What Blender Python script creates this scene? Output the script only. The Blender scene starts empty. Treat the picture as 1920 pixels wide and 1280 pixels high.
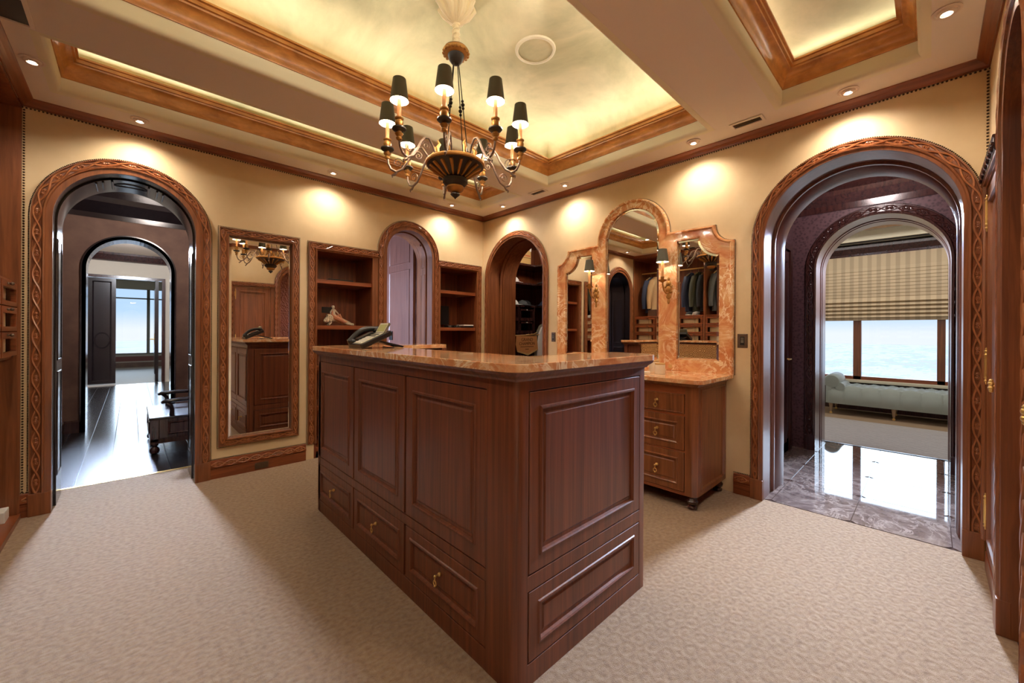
import bpy, bmesh, math, random
from mathutils import Vector, Matrix
from mathutils.geometry import tessellate_polygon
random.seed(7)
SC = bpy.context.scene
COL = SC.collection
PI = math.pi

# ------------------------------------------------------------------ camera
H = 1.25
CX, CY = -3.421, -4.149
F_PX, YAW, ROLL, PPY = 747.26, math.radians(46.336), math.radians(0.3155), 621.16
cam = bpy.data.cameras.new('camera')
cam.sensor_fit = 'HORIZONTAL'; cam.sensor_width = 36.0
cam.lens = F_PX / 1920.0 * 36.0
cam.shift_y = (PPY - 640.0) / 1920.0
cam.clip_start = 0.02; cam.clip_end = 5000
co = bpy.data.objects.new('camera', cam); COL.objects.link(co)
_F = Vector((math.cos(YAW), math.sin(YAW), 0)); _R0 = Vector((math.sin(YAW), -math.cos(YAW), 0)); _U0 = Vector((0, 0, 1))
_R = _R0 * math.cos(ROLL) + _U0 * math.sin(ROLL); _U = _U0 * math.cos(ROLL) - _R0 * math.sin(ROLL)
co.matrix_world = Matrix(((_R.x, _U.x, -_F.x, CX), (_R.y, _U.y, -_F.y, CY), (_R.z, _U.z, -_F.z, H), (0, 0, 0, 1)))
SC.camera = co

# ------------------------------------------------------------------ world (hazy sky)
wd = bpy.data.worlds.new('sky'); SC.world = wd; wd.use_nodes = True
nt = wd.node_tree; bg = nt.nodes['Background']
tc = nt.nodes.new('ShaderNodeTexCoord'); sx = nt.nodes.new('ShaderNodeSeparateXYZ'); rp = nt.nodes.new('ShaderNodeValToRGB')
nt.links.new(tc.outputs['Generated'], sx.inputs[0]); nt.links.new(sx.outputs['Z'], rp.inputs[0]); nt.links.new(rp.outputs[0], bg.inputs[0])
rp.color_ramp.elements[0].position = 0.0; rp.color_ramp.elements[0].color = (0.92, 0.96, 1.0, 1)
rp.color_ramp.elements[1].position = 0.35; rp.color_ramp.elements[1].color = (0.32, 0.55, 0.95, 1)
q_ = rp.color_ramp.elements.new(0.035); q_.color = (0.56, 0.76, 1.0, 1)
bg.inputs[1].default_value = 0.40

# ------------------------------------------------------------------ exposure
vs_ = SC.view_settings
vs_.view_transform = 'Standard'; vs_.look = 'None'; vs_.gamma = 1.0; vs_.use_curve_mapping = False
vs_.exposure = 1.42
SC.cycles.max_bounces = 8; SC.cycles.diffuse_bounces = 4; SC.cycles.glossy_bounces = 5
SC.cycles.transmission_bounces = 6; SC.cycles.transparent_max_bounces = 10
SC.cycles.sample_clamp_indirect = 4.0; SC.cycles.caustics_reflective = False; SC.cycles.caustics_refractive = False
SC.cycles.use_denoising = True

def light(kind, name, loc, power, color, rot=(0, 0, 0), **k):
    l = bpy.data.lights.new(name, kind); l.energy = power; l.color = color
    for a, b in k.items(): setattr(l, a, b)
    o = bpy.data.objects.new(name, l); o.location = loc; o.rotation_euler = rot; COL.objects.link(o)
    return o
DAY = (0.72, 0.86, 1.0); DAY_STANDIN = (0.58, 0.72, 1.0); WARM = (1.0, 0.85, 0.70); COVE = (1.0, 0.95, 0.84)
# unseen area lamps far outside, added as bright low sky beyond the windows
light('AREA', 'daylight_east_sky', (40, -4, 8.2), 2400, DAY, (0, PI/2, 0), shape='RECTANGLE', size=11, size_y=34)
light('AREA', 'daylight_north_sky', (-3.4, 52, 12.0), 5000, DAY, (-PI/2, 0, 0), shape='RECTANGLE', size=30, size_y=12)
light('AREA', 'added_sitting_room_beam', (3.9, -3.79, 2.79), 40, DAY_STANDIN, (0, math.radians(62), 0), shape='RECTANGLE', size=.35, size_y=.40, spread=math.radians(44))  # lamp added at the sitting room ceiling, standing in for unseen window daylight
light('AREA', 'added_hall_beam', (-3.43, 6.0, 2.90), 30, DAY_STANDIN, (math.radians(-68), 0, 0), shape='RECTANGLE', size=.45, size_y=.35, spread=math.radians(34))  # lamp added in the gallery to throw the pale floor patch through the arch
light('AREA', 'sitting_room_fill', (4.2, -3.9, 2.78), 10, (1, .95, .9), (0, 0, 0), shape='RECTANGLE', size=1.0, size_y=3.2)  # unseen area lamp added to brighten the sitting room and its blind
light('POINT', 'hall_fill', (-3.2, 1.6, 2.6), 16, (1, .86, .78), shadow_soft_size=.15)  # unseen point light added to lift the dark hall walls
light('POINT', 'gallery_point_light', (-3.4, 5.6, 2.7), 60, (.9, .93, 1), shadow_soft_size=.2)  # bare point light in the gallery, no fitting modelled
light('POINT', 'vestibule_fill', (1.15, -3.79, 2.55), 9, (1, .84, .82), shadow_soft_size=.12)  # unseen point light added as ambient fill for the vestibule
light('POINT', 'hat_closet_fill', (.85, -.5, 2.55), 12, WARM, shadow_soft_size=.08)  # point light added so the items in the dark closet show
light('AREA', 'added_dressing_light', (-2.25, 1.1, 1.5), 26, DAY_STANDIN, (0, -PI/2, 0), shape='RECTANGLE', size=1.7, size_y=.9)  # lamp added for the bluish light on the door leaf; no window here
light('SUN', 'sun', (0, 0, 60), 1.25, (1, .97, .92), (math.radians(28), math.radians(-42), 0), angle=.02)

SPOTS = [(-3.834, -.641), (-3.384, -.19), (-2.028, -.195), (-.65, -.19), (-.185, -.587), (-.195, -1.546), (-.19, -2.845), (-.18, -3.791), (-.652, -4.199), (-2.03, -4.2), (-3.4, -4.2), (-3.84, -2.2), (-3.84, -3.5)]
for i, (x, y) in enumerate(SPOTS):
    light('SPOT', 'downlight_lamp', (x, y, 2.735), 10.5, WARM, (0, 0, 0), spot_size=math.radians(150), spot_blend=1.0, shadow_soft_size=.03)
COFF = {'A': (-3.775, -.285, -.96, -.28, 3.10), 'B': (-3.775, -.285, -3.0, -1.39, 3.27), 'C': (-3.775, -.277, -4.12, -3.447, 3.10)}
for k, (x0, x1, y0, y1, zt) in COFF.items():
    p = {'A': 0.9, 'B': 2.5, 'C': 1.1}[k]
    for (cx_, cy_, sx_, sy_, rr_) in ((.5*(x0+x1), y0-.05, x1-x0-.1, .05, (PI-1.3, 0, 0)), (.5*(x0+x1), y1+.05, x1-x0-.1, .05, (PI+1.3, 0, 0)), (x0-.05, .5*(y0+y1), .05, y1-y0-.1, (0, PI+1.3, 0)), (x1+.05, .5*(y0+y1), .05, y1-y0-.1, (0, PI-1.3, 0))):
        light('AREA', 'cove_lamp', (cx_, cy_, 3.03), p*max(sx_, sy_)/2.2, COVE, rr_, shape='RECTANGLE', size=sx_, size_y=sy_)

# ------------------------------------------------------------------ materials
def srgb(r, g, b):
    f = lambda c: (c/255/12.92) if c/255 <= .04045 else ((c/255+.055)/1.055)**2.4
    return (f(r), f(g), f(b), 1)
def mat(name, color=(.5, .5, .5, 1), rough=.5, metal=0, **k):
    m = bpy.data.materials.new(name); m.use_nodes = True
    b = m.node_tree.nodes['Principled BSDF']
    b.inputs['Base Color'].default_value = color; b.inputs['Roughness'].default_value = rough; b.inputs['Metallic'].default_value = metal
    for a, v in k.items(): b.inputs[a.replace('_', ' ')].default_value = v
    return m
def N(m, t): return m.node_tree.nodes.new(t)
def LK(m, a, b): m.node_tree.links.new(a, b)
def coords(m, scale, kind='Object', rot=(0, 0, 0)):
    t = N(m, 'ShaderNodeTexCoord'); mp = N(m, 'ShaderNodeMapping'); mp.inputs['Scale'].default_value = scale; mp.inputs['Rotation'].default_value = rot
    LK(m, t.outputs[kind], mp.inputs[0]); return mp.outputs[0]
def ramp(m, fac, stops):
    r = N(m, 'ShaderNodeValToRGB'); e = r.color_ramp.elements
    while len(e) < len(stops): e.new(.5)
    for q, (p, c) in zip(e, stops): q.position = p; q.color = c
    LK(m, fac, r.inputs[0]); return r.outputs[0]
def noise(m, vec, scale, detail=4, rough=.55, dist=0):
    n = N(m, 'ShaderNodeTexNoise'); n.inputs['Scale'].default_value = scale; n.inputs['Detail'].default_value = detail
    n.inputs['Roughness'].default_value = rough; n.inputs['Distortion'].default_value = dist
    if vec is not None: LK(m, vec, n.inputs['Vector'])
    return n.outputs[0]
def bump(m, h, strength=.2, dist=.01):
    b = N(m, 'ShaderNodeBump'); b.inputs['Strength'].default_value = strength; b.inputs['Distance'].default_value = dist
    LK(m, h, b.inputs['Height']); LK(m, b.outputs[0], m.node_tree.nodes['Principled BSDF'].inputs['Normal'])
def base(m, c): LK(m, c, m.node_tree.nodes['Principled BSDF'].inputs['Base Color'])
def wood(name, c1, c2, rough=.3, sc=(22, 22, 1.1), coat=.25):
    m = mat(name, c2, rough, Coat_Weight=coat, Coat_Roughness=.18 if coat < .8 else .3)
    v = coords(m, sc); n = noise(m, v, 1.6, 6, .62, .6)
    base(m, ramp(m, n, [(.30, c1), (.52, tuple(.5*(a+b) for a, b in zip(c1, c2))), (.72, c2)]))
    bump(m, n, .05, .003); return m
M = {}
M['cherry'] = wood('cherry_wood', srgb(104, 58, 32), srgb(152, 92, 54), .36)
M['cherry_x'] = wood('cherry_wood_lengthwise', srgb(104, 50, 26), srgb(160, 88, 48), .34, (1.2, 1.2, 22))
M['carved'] = wood('lightened_carved_cherry', srgb(138, 80, 46), srgb(186, 120, 76), .32, (30, 30, 8))  # lighter than its cherry bed: contrast of the shaded recesses put into colour
M['island'] = wood('walnut_stained_cherry', srgb(86, 45, 26), srgb(132, 72, 42), .42, (34, 34, .8), .1)
M['shelfwood'] = wood('shelf_cherry', srgb(96, 46, 24), srgb(150, 80, 42), .42, (20, 20, 1.0))
M['coffer'] = wood('golden_cherry', srgb(166, 106, 48), srgb(222, 156, 82), .36, (5, 5, 12))
M['dark'] = wood('dark_wood', srgb(44, 24, 24), srgb(80, 46, 40), .22, (24, 24, 1.2), .5)
M['ebony'] = wood('ebonised_wood', srgb(22, 17, 20), srgb(40, 32, 36), .2, (24, 24, 1.2), .6)
M['reveal'] = wood('polished_reveal_wood', srgb(100, 60, 50), srgb(134, 88, 74), .34, (24, 24, 1.2), .9)
M['plank'] = wood('dark_plank', srgb(16, 16, 21), srgb(40, 38, 42), .24, (14, 1.2, 14), .2)
m = M['wall'] = mat('suede_wallcovering', srgb(214, 184, 130), .8, Sheen_Weight=.1)
v = coords(m, (1, 1, 1)); n = noise(m, v, 1.7, 7, .6); n2 = noise(m, coords(m, (6, 6, 40)), 3, 4, .6)
base(m, ramp(m, n, [(.3, srgb(218, 192, 148)), (.55, srgb(230, 207, 164)), (.75, srgb(238, 218, 182))])); bump(m, n2, .05, .002)
m = M['ceil'] = mat('painted_ceiling', srgb(242, 232, 220), .75); bump(m, noise(m, coords(m, (1, 1, 1)), 180, 2), .03, .001)
m = M['cream'] = mat('cream_paint', srgb(240, 232, 204), .6)
m = M['field'] = mat('faux_painted_plaster', srgb(205, 200, 150), .75)
n = noise(m, coords(m, (1, 1, 1)), 1.3, 7, .62, .4)
base(m, ramp(m, n, [(.32, srgb(176, 176, 136)), (.46, srgb(204, 200, 158)), (.58, srgb(224, 216, 176)), (.72, srgb(190, 190, 150))]))
m = M['carpet'] = mat('scalloped_carpet', srgb(196, 174, 144), .95, Sheen_Weight=.3)
v = coords(m, (1, 1, 1))
vo = N(m, 'ShaderNodeTexVoronoi'); vo.voronoi_dimensions = '2D'; vo.feature = 'F1'; vo.inputs['Scale'].default_value = 12; vo.inputs['Randomness'].default_value = 0.12
LK(m, coords(m, (1, 1.4, 1), rot=(0, 0, .0)), vo.inputs['Vector'])
n = noise(m, v, 260, 3, .7); n2 = noise(m, v, 45, 3, .6)
sn = N(m, 'ShaderNodeMath'); sn.operation = 'MULTIPLY'; sn.inputs[1].default_value = 15; LK(m, vo.outputs['Distance'], sn.inputs[0])
s2 = N(m, 'ShaderNodeMath'); s2.operation = 'SINE'; LK(m, sn.outputs[0], s2.inputs[0])
ad = N(m, 'ShaderNodeMath'); ad.operation = 'MULTIPLY_ADD'; ad.inputs[1].default_value = .20; LK(m, s2.outputs[0], ad.inputs[0]); LK(m, n, ad.inputs[2])
bump(m, ad.outputs[0], .9, .014)
base(m, ramp(m, n2, [(.3, srgb(156, 122, 84)), (.5, srgb(178, 143, 102)), (.7, srgb(190, 158, 118))]))
m = M['carpet2'] = mat('wave_carpet', srgb(206, 198, 190), .95)
w = N(m, 'ShaderNodeTexWave'); w.wave_type = 'BANDS'; w.bands_direction = 'X'; w.inputs['Scale'].default_value = 5; w.inputs['Distortion'].default_value = 2.5; w.inputs['Detail Scale'].default_value = 3
LK(m, coords(m, (1, 1, 1)), w.inputs['Vector']); bump(m, w.outputs[1], .5, .01); base(m, ramp(m, w.outputs[1], [(0, srgb(176, 170, 166)), (1, srgb(208, 202, 196))]))
M['tan'] = mat('tan_carpet_border', srgb(168, 142, 112), .95)
def marble(name, c0, c1, c2, c3, rough=.09):
    m = mat(name, c1, rough, Coat_Weight=.3, Coat_Roughness=.04)
    v = coords(m, (1, 1, 1)); a = noise(m, v, 4.0, 9, .66, 2.2); b = noise(m, v, 4.5, 9, .62, 2.6)
    ca = ramp(m, a, [(.30, c0), (.45, c1), (.58, c2), (.75, c3)])
    r2 = ramp(m, b, [(.455, (0, 0, 0, 1)), (.49, (1, 1, 1, 1)), (.505, (1, 1, 1, 1)), (.53, (0, 0, 0, 1))])
    mk = N(m, 'ShaderNodeMath'); mk.operation = 'MULTIPLY'; LK(m, r2, mk.inputs[0])
    vo = noise(m, v, 2.3, 3); mr = N(m, 'ShaderNodeMapRange'); mr.inputs[1].default_value = .40; mr.inputs[2].default_value = .55; LK(m, vo, mr.inputs[0]); LK(m, mr.outputs[0], mk.inputs[1])
    mx = N(m, 'ShaderNodeMix'); mx.data_type = 'RGBA'; LK(m, mk.outputs[0], mx.inputs[0]); LK(m, ca, mx.inputs[6]); mx.inputs[7].default_value = c3
    base(m, mx.outputs[2]); return m
M['onyx'] = marble('orange_marble', srgb(200, 124, 78), srgb(216, 148, 98), srgb(230, 180, 128), srgb(250, 228, 190))
M['mfloor'] = marble('brown_marble', srgb(84, 70, 66), srgb(104, 88, 82), srgb(122, 106, 98), srgb(160, 144, 134), .035)
M['minlay'] = mat('dark_marble_inlay', srgb(84, 66, 60), .06)
M['brass'] = mat('brass', srgb(240, 204, 128), .32, .9)
M['gilt'] = mat('gilt', srgb(168, 122, 62), .45, .7)
M['brasslight'] = M['gilt']
M['iron'] = mat('bronzed_iron', srgb(112, 92, 76), .4, .7)
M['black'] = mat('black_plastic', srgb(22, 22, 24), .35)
M['gunmetal'] = mat('antique_black', srgb(44, 38, 32), .4, .3)
M['gray'] = mat('grey_plastic', srgb(120, 116, 100), .4)
M['silver'] = mat('silver_keypad', srgb(206, 202, 180), .35, .2)
M['screen'] = mat('phone_screen', srgb(170, 170, 110), .2)
M['white'] = mat('white_ceramic', srgb(238, 228, 208), .3)
M['whitep'] = mat('white_plastic', srgb(230, 226, 220), .5)
M['pink'] = mat('peach_cloth_glaze', srgb(240, 176, 140), .35)
m = M['spotted'] = mat('spotted_glaze', srgb(240, 226, 196), .35)
vo = N(m, 'ShaderNodeTexVoronoi'); vo.inputs['Scale'].default_value = 55; LK(m, coords(m, (1, 1, 1)), vo.inputs['Vector']); base(m, ramp(m, vo.outputs['Distance'], [(.16, srgb(60, 50, 36)), (.24, srgb(240, 228, 200))]))
M['bead'] = mat('antique_nailhead', srgb(70, 52, 38), .35, .6)
M['mirror'] = mat('mirror_glass', (.93, .93, .92, 1), 0.0, 1)
M['candle'] = mat('ivory_candle_sleeve', srgb(226, 170, 112), .5)
M['shade'] = mat('black_card_shade', srgb(78, 76, 60), .55)
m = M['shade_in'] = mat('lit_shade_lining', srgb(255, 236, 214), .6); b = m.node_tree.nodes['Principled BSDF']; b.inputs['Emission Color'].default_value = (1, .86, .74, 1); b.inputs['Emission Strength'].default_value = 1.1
m = M['bulb'] = mat('lit_bulb', (1, 1, 1, 1)); b = m.node_tree.nodes['Principled BSDF']; b.inputs['Emission Color'].default_value = (1, .86, .72, 1); b.inputs['Emission Strength'].default_value = 9
M['cloth'] = mat('cream_silk_sleeve', srgb(232, 214, 170), .6, Sheen_Weight=.4)
m = M['leather'] = mat('embossed_leather', srgb(192, 142, 84), .42)
vo = N(m, 'ShaderNodeTexVoronoi'); vo.voronoi_dimensions = '3D'; vo.inputs['Scale'].default_value = 17; vo.inputs['Randomness'].default_value = .1
LK(m, coords(m, (1, 1, 1)), vo.inputs['Vector']); mu = N(m, 'ShaderNodeMath'); mu.operation = 'MULTIPLY'; mu.inputs[1].default_value = 26; LK(m, vo.outputs['Distance'], mu.inputs[0])
si = N(m, 'ShaderNodeMath'); si.operation = 'SINE'; LK(m, mu.outputs[0], si.inputs[0]); bump(m, si.outputs[0], .5, .012); base(m, ramp(m, si.outputs[0], [(.0, srgb(170, 120, 66)), (.6, srgb(222, 176, 112))]))
m = M['leather2'] = mat('dark_embossed_leather', srgb(128, 72, 58), .4); vo = N(m, 'ShaderNodeTexVoronoi'); vo.inputs['Scale'].default_value = 34; LK(m, coords(m, (1, 1, 1)), vo.inputs['Vector']); bump(m, vo.outputs['Distance'], 1.0, .02)
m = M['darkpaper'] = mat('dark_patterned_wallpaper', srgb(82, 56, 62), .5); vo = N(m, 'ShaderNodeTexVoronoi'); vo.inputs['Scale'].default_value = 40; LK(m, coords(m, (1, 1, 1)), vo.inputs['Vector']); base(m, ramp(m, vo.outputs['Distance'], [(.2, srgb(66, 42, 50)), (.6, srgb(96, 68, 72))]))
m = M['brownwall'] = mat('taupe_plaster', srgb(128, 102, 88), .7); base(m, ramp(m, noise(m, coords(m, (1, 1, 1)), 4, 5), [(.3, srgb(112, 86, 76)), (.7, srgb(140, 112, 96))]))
M['offwhite'] = mat('off_white_wall', srgb(214, 206, 190), .7)
M['redpanel'] = mat('red_brown_panel', srgb(126, 66, 56), .5)
m = M['velvet'] = mat('sage_velvet', srgb(168, 178, 168), .7, Sheen_Weight=.6, Sheen_Roughness=.4)
m = M['blind'] = mat('striped_silk_blind', srgb(206, 176, 120), .6)
w = N(m, 'ShaderNodeTexWave'); w.bands_direction = 'Y'; w.inputs['Scale'].default_value = 2.9; LK(m, coords(m, (1, 1, 1)), w.inputs['Vector']); base(m, ramp(m, w.outputs[1], [(.3, srgb(184, 162, 130)), (.6, srgb(208, 186, 150))]))
m = bpy.data.materials.new('window_glass'); m.use_nodes = True; M['glass'] = m
t = m.node_tree; t.nodes.clear(); o_ = t.nodes.new('ShaderNodeOutputMaterial'); a_ = t.nodes.new('ShaderNodeBsdfTransparent'); g_ = t.nodes.new('ShaderNodeBsdfGlossy'); g_.inputs['Roughness'].default_value = 0.0
fr = t.nodes.new('ShaderNodeFresnel'); fr.inputs[0].default_value = 1.3; mx = t.nodes.new('ShaderNodeMixShader'); a_.inputs[0].default_value = (.96, .98, 1, 1)
t.links.new(fr.outputs[0], mx.inputs[0]); t.links.new(a_.outputs[0], mx.inputs[1]); t.links.new(g_.outputs[0], mx.inputs[2]); t.links.new(mx.outputs[0], o_.inputs[0])
m = M['city'] = mat('haze_painted_city', srgb(216, 216, 220), .9)  # distance haze put into the ground colour as pale tones
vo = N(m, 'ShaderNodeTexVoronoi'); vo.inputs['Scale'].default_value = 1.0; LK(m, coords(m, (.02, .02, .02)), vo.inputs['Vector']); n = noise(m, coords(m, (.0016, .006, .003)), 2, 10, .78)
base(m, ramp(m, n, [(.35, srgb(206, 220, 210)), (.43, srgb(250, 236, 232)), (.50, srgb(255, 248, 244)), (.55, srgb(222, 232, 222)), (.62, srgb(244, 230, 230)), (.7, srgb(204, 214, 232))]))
JC = {'navy': srgb(38, 44, 66), 'olive': srgb(64, 66, 50), 'black': srgb(26, 26, 30), 'beige': srgb(214, 180, 132), 'gray': srgb(80, 84, 86), 'brown': srgb(80, 52, 34)}
for k, c in JC.items(): M['cl_'+k] = mat(k+'_cloth', c, .8)
M['kraft'] = mat('tan_card', srgb(206, 166, 104), .7); M['red'] = mat('red_print', srgb(190, 90, 60), .7); M['ink'] = mat('brown_print', srgb(110, 66, 36), .7)
M['bannerc'] = mat('tan_felt', srgb(206, 142, 84), .8)
M['spotrim'] = mat('white_spot_trim', srgb(236, 220, 206), .4)

# ------------------------------------------------------------------ mesh builder
class FR:
    def __init__(s, O, U, V, W): s.O, s.U, s.V, s.W = Vector(O), Vector(U), Vector(V), Vector(W)
    def __call__(s, u, v, w=0): return s.O + s.U*u + s.V*v + s.W*w
    def at(s, u, v, w=0): return FR(s(u, v, w), s.U, s.V, s.W)
FN = FR((0, 0, 0), (1, 0, 0), (0, 0, 1), (0, -1, 0))          # north wall, w into the room
FE = FR((0, 0, 0), (0, -1, 0), (0, 0, 1), (-1, 0, 0))         # east wall, u = -y
FS = FR((0, -4.375, 0), (1, 0, 0), (0, 0, 1), (0, 1, 0))      # south wall
FW = FR((-3.95, 0, 0), (0, 1, 0), (0, 0, 1), (1, 0, 0))       # closet front
FC = lambda z: FR((0, 0, z), (1, 0, 0), (0, 1, 0), (0, 0, -1))  # ceiling, w downwards
FZ = FR((0, 0, 0), (1, 0, 0), (0, 1, 0), (0, 0, 1))
class MB:
    def __init__(s): s.v = []; s.f = []
    def add(s, vs, fs):
        n = len(s.v); s.v += [Vector(p) for p in vs]; s.f += [tuple(i+n for i in f) for f in fs]; return s
    def box(s, x0, x1, y0, y1, z0, z1, F=FZ):
        c = [F(x, y, z) for z in (z0, z1) for y in (y0, y1) for x in (x0, x1)]
        return s.add(c, [(0, 2, 3, 1), (4, 5, 7, 6), (0, 1, 5, 4), (2, 6, 7, 3), (0, 4, 6, 2), (1, 3, 7, 5)])
    def sweep(s, path, prof, F, closed=False, pclosed=True):
        n = len(path); k = len(prof); vs = []
        P = [Vector((p[0], p[1])) for p in path]
        for i in range(n):
            a = P[i-1] if (i or closed) else None; b = P[(i+1) % n] if (i < n-1 or closed) else None
            d1 = (P[i]-a).normalized() if a is not None else None; d2 = (b-P[i]).normalized() if b is not None else None
            d1 = d1 or d2; d2 = d2 or d1
            n1 = Vector((-d1.y, d1.x)); n2 = Vector((-d2.y, d2.x)); m_ = (n1+n2)/max(.25, 1+n1.dot(n2))
            for (o, w) in prof: q = P[i]+m_*o; vs.append(F(q.x, q.y, w))
        fs = []
        for i in range(n if closed else n-1):
            j = (i+1) % n
            for c in range(k if pclosed else k-1):
                d = (c+1) % k; fs.append((i*k+c, i*k+d, j*k+d, j*k+c))
        if not closed and pclosed: fs += [tuple(range(k))[::-1], tuple((n-1)*k+c for c in range(k))]
        return s.add(vs, fs)
    def tube(s, pts, r, n=8, closed=False, cap=True):
        P = [Vector(p) for p in pts]; L = len(P); R_ = r if isinstance(r, (list, tuple)) else [r]*L
        vs = []; up = None
        for i in range(L):
            a = P[i-1] if (i or closed) else P[i]; b = P[(i+1) % L] if (i < L-1 or closed) else P[i]
            t = (b-a).normalized()
            if up is None: up = t.orthogonal().normalized()
            up = (up - t*up.dot(t))
            if up.length < 1e-5: up = t.orthogonal()
            up.normalize(); sd = t.cross(up)
            for j in range(n):
                an = 2*PI*j/n; vs.append(P[i]+(up*math.cos(an)+sd*math.sin(an))*R_[i])
        fs = []
        for i in range(L if closed else L-1):
            q = (i+1) % L
            for j in range(n): k = (j+1) % n; fs.append((i*n+j, i*n+k, q*n+k, q*n+j))
        if not closed and cap: fs += [tuple(range(n))[::-1], tuple((L-1)*n+j for j in range(n))]
        return s.add(vs, fs)
    def lathe(s, prof, c=(0, 0, 0), n=16, X=None, cap=True):
        c = Vector(c); vs = []
        for (r, z) in prof:
            for j in range(n):
                a = 2*PI*j/n; p = Vector((r*math.cos(a), r*math.sin(a), z)); vs.append((X @ p if X else p)+c)
        fs = []; L = len(prof)
        for i in range(L-1):
            for j in range(n): k = (j+1) % n; fs.append((i*n+j, i*n+k, (i+1)*n+k, (i+1)*n+j))
        if cap: fs += [tuple(range(n))[::-1], tuple((L-1)*n+j for j in range(n))]
        return s.add(vs, fs)
    def ball(s, c, r, n=8, m_=5, sc=(1, 1, 1), X=None):
        c = Vector(c); pr = [(r*math.sin(PI*i/m_), -r*math.cos(PI*i/m_)) for i in range(1, m_)]
        vs = []
        def T(p): p = Vector((p[0]*sc[0], p[1]*sc[1], p[2]*sc[2])); return (X @ p if X else p)+c
        vs.append(T((0, 0, -r)))
        for (q, z) in pr:
            for j in range(n): vs.append(T((q*math.cos(2*PI*j/n), q*math.sin(2*PI*j/n), z)))
        vs.append(T((0, 0, r))); fs = []
        for j in range(n): fs.append((0, 1+(j+1) % n, 1+j))
        for i in range(len(pr)-1):
            for j in range(n): k = (j+1) % n; fs.append((1+i*n+j, 1+i*n+k, 1+(i+1)*n+k, 1+(i+1)*n+j))
        e = 1+len(pr)*n; b = 1+(len(pr)-1)*n
        for j in range(n): fs.append((e, b+j, b+(j+1) % n))
        return s.add(vs, fs)
    def prism(s, poly, F, w0, w1, holes=()):
        loops = [poly]+list(holes); T = tessellate_polygon([[Vector((p[0], p[1], 0)) for p in L] for L in loops])
        flat = [p for L in loops for p in L]; n = len(flat)
        vs = [F(p[0], p[1], w0) for p in flat]+[F(p[0], p[1], w1) for p in flat]
        fs = [tuple(t) for t in T]+[tuple(i+n for i in t[::-1]) for t in T]; o = 0
        for L in loops:
            k = len(L)
            for i in range(k): j = (i+1) % k; fs.append((o+i, o+j, n+o+j, n+o+i))
            o += k
        return s.add(vs, fs)
    def rings(s, F, u0, u1, v0, v1, st):
        vs = []; fs = []
        for (i, w) in st: vs += [F(u0+i, v0+i, w), F(u1-i, v0+i, w), F(u1-i, v1-i, w), F(u0+i, v1-i, w)]
        for a in range(len(st)-1):
            for c in range(4): d = (c+1) % 4; fs.append((a*4+c, a*4+d, a*4+4+d, a*4+4+c))
        e = (len(st)-1)*4; fs += [(e, e+1, e+2, e+3), (3, 2, 1, 0)]
        return s.add(vs, fs)
def obj(name, mb, m, parent=None, bev=0, smooth=False, **props):
    me = bpy.data.meshes.new(name); org = Vector(parent['_o']) if (parent is not None and '_o' in parent) else Vector((0, 0, 0))
    me.from_pydata([v-org for v in mb.v], [], mb.f)
    b = bmesh.new(); b.from_mesh(me); bmesh.ops.recalc_face_normals(b, faces=b.faces); b.to_mesh(me); b.free()
    me.materials.append(M[m] if isinstance(m, str) else m)
    if smooth:
        me.polygons.foreach_set('use_smooth', [True]*len(me.polygons))
        try: me.set_sharp_from_angle(angle=math.radians(40))
        except Exception: pass
    o = bpy.data.objects.new(name, me); COL.objects.link(o)
    if parent is not None:
        o.parent = parent; o['_o'] = tuple(org)
    if bev:
        md = o.modifiers.new('bevel', 'BEVEL'); md.width = bev; md.segments = 2; md.limit_method = 'ANGLE'; md.angle_limit = math.radians(40); md.harden_normals = False
    for k, v in props.items(): o[k] = v
    return o
def sub(name, mb, m, parent, **k):        # a sub-part: parent mesh shares the origin of its thing
    return obj(name, mb, m, parent, **k)
def thing(name, label, cat, loc=(0, 0, 0), group=None):
    o = bpy.data.objects.new(name, None); o.empty_display_size = .1; COL.objects.link(o); o.location = loc
    o['label'] = label; o['category'] = cat; o['_o'] = tuple(loc)
    if group: o['group'] = group
    return o
def tag(o, label, cat, group=None):
    o['label'] = label; o['category'] = cat
    if group: o['group'] = group
    return o
def structE(name, loc=(0, 0, 0), label=None):
    o = bpy.data.objects.new(name, None); COL.objects.link(o); o.location = loc; o['_o'] = tuple(loc); o['kind'] = 'structure'
    if label: o['label'] = label
    return o
def struct(name, mb, m, label=None, **k):
    o = obj(name, mb, m, **k); o['kind'] = 'structure'
    if label: o['label'] = label
    return o
def dup(root, delta, label=None, group=None):
    delta = Vector(delta)
    r = root.copy(); COL.objects.link(r); r.location = root.location+delta
    if label: r['label'] = label
    if group: r['group'] = group
    for ch in list(root.children):
        c = ch.copy(); COL.objects.link(c); c.parent = r
        for g in list(ch.children):
            d = g.copy(); COL.objects.link(d); d.parent = c
    return r
def arch(c, r, vs, v0=0, n=30, v1=None):
    a = [(c-r, v0)]
    for i in range(n+1):
        t = PI-PI*i/n; a.append((c+r*math.cos(t), vs+r*math.sin(t)))
    a.append((c+r, v1 if v1 is not None else v0)); return a
def arc(cx, cy, r, a0, a1, n=10): return [(cx+r*math.cos(a0+(a1-a0)*i/n), cy+r*math.sin(a0+(a1-a0)*i/n)) for i in range(n+1)]
def offset_path(path, off, closed=False):
    P = [Vector((p[0], p[1])) for p in path]; n = len(P); out = []
    for i in range(n):
        a = P[i-1] if (i or closed) else None; b = P[(i+1) % n] if (i < n-1 or closed) else None
        d1 = (P[i]-a).normalized() if a is not None else None; d2 = (b-P[i]).normalized() if b is not None else None
        d1 = d1 or d2; d2 = d2 or d1
        n1 = Vector((-d1.y, d1.x)); n2 = Vector((-d2.y, d2.x)); out.append(P[i]+(n1+n2)/max(.25, 1+n1.dot(n2))*off)
    return out
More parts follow.
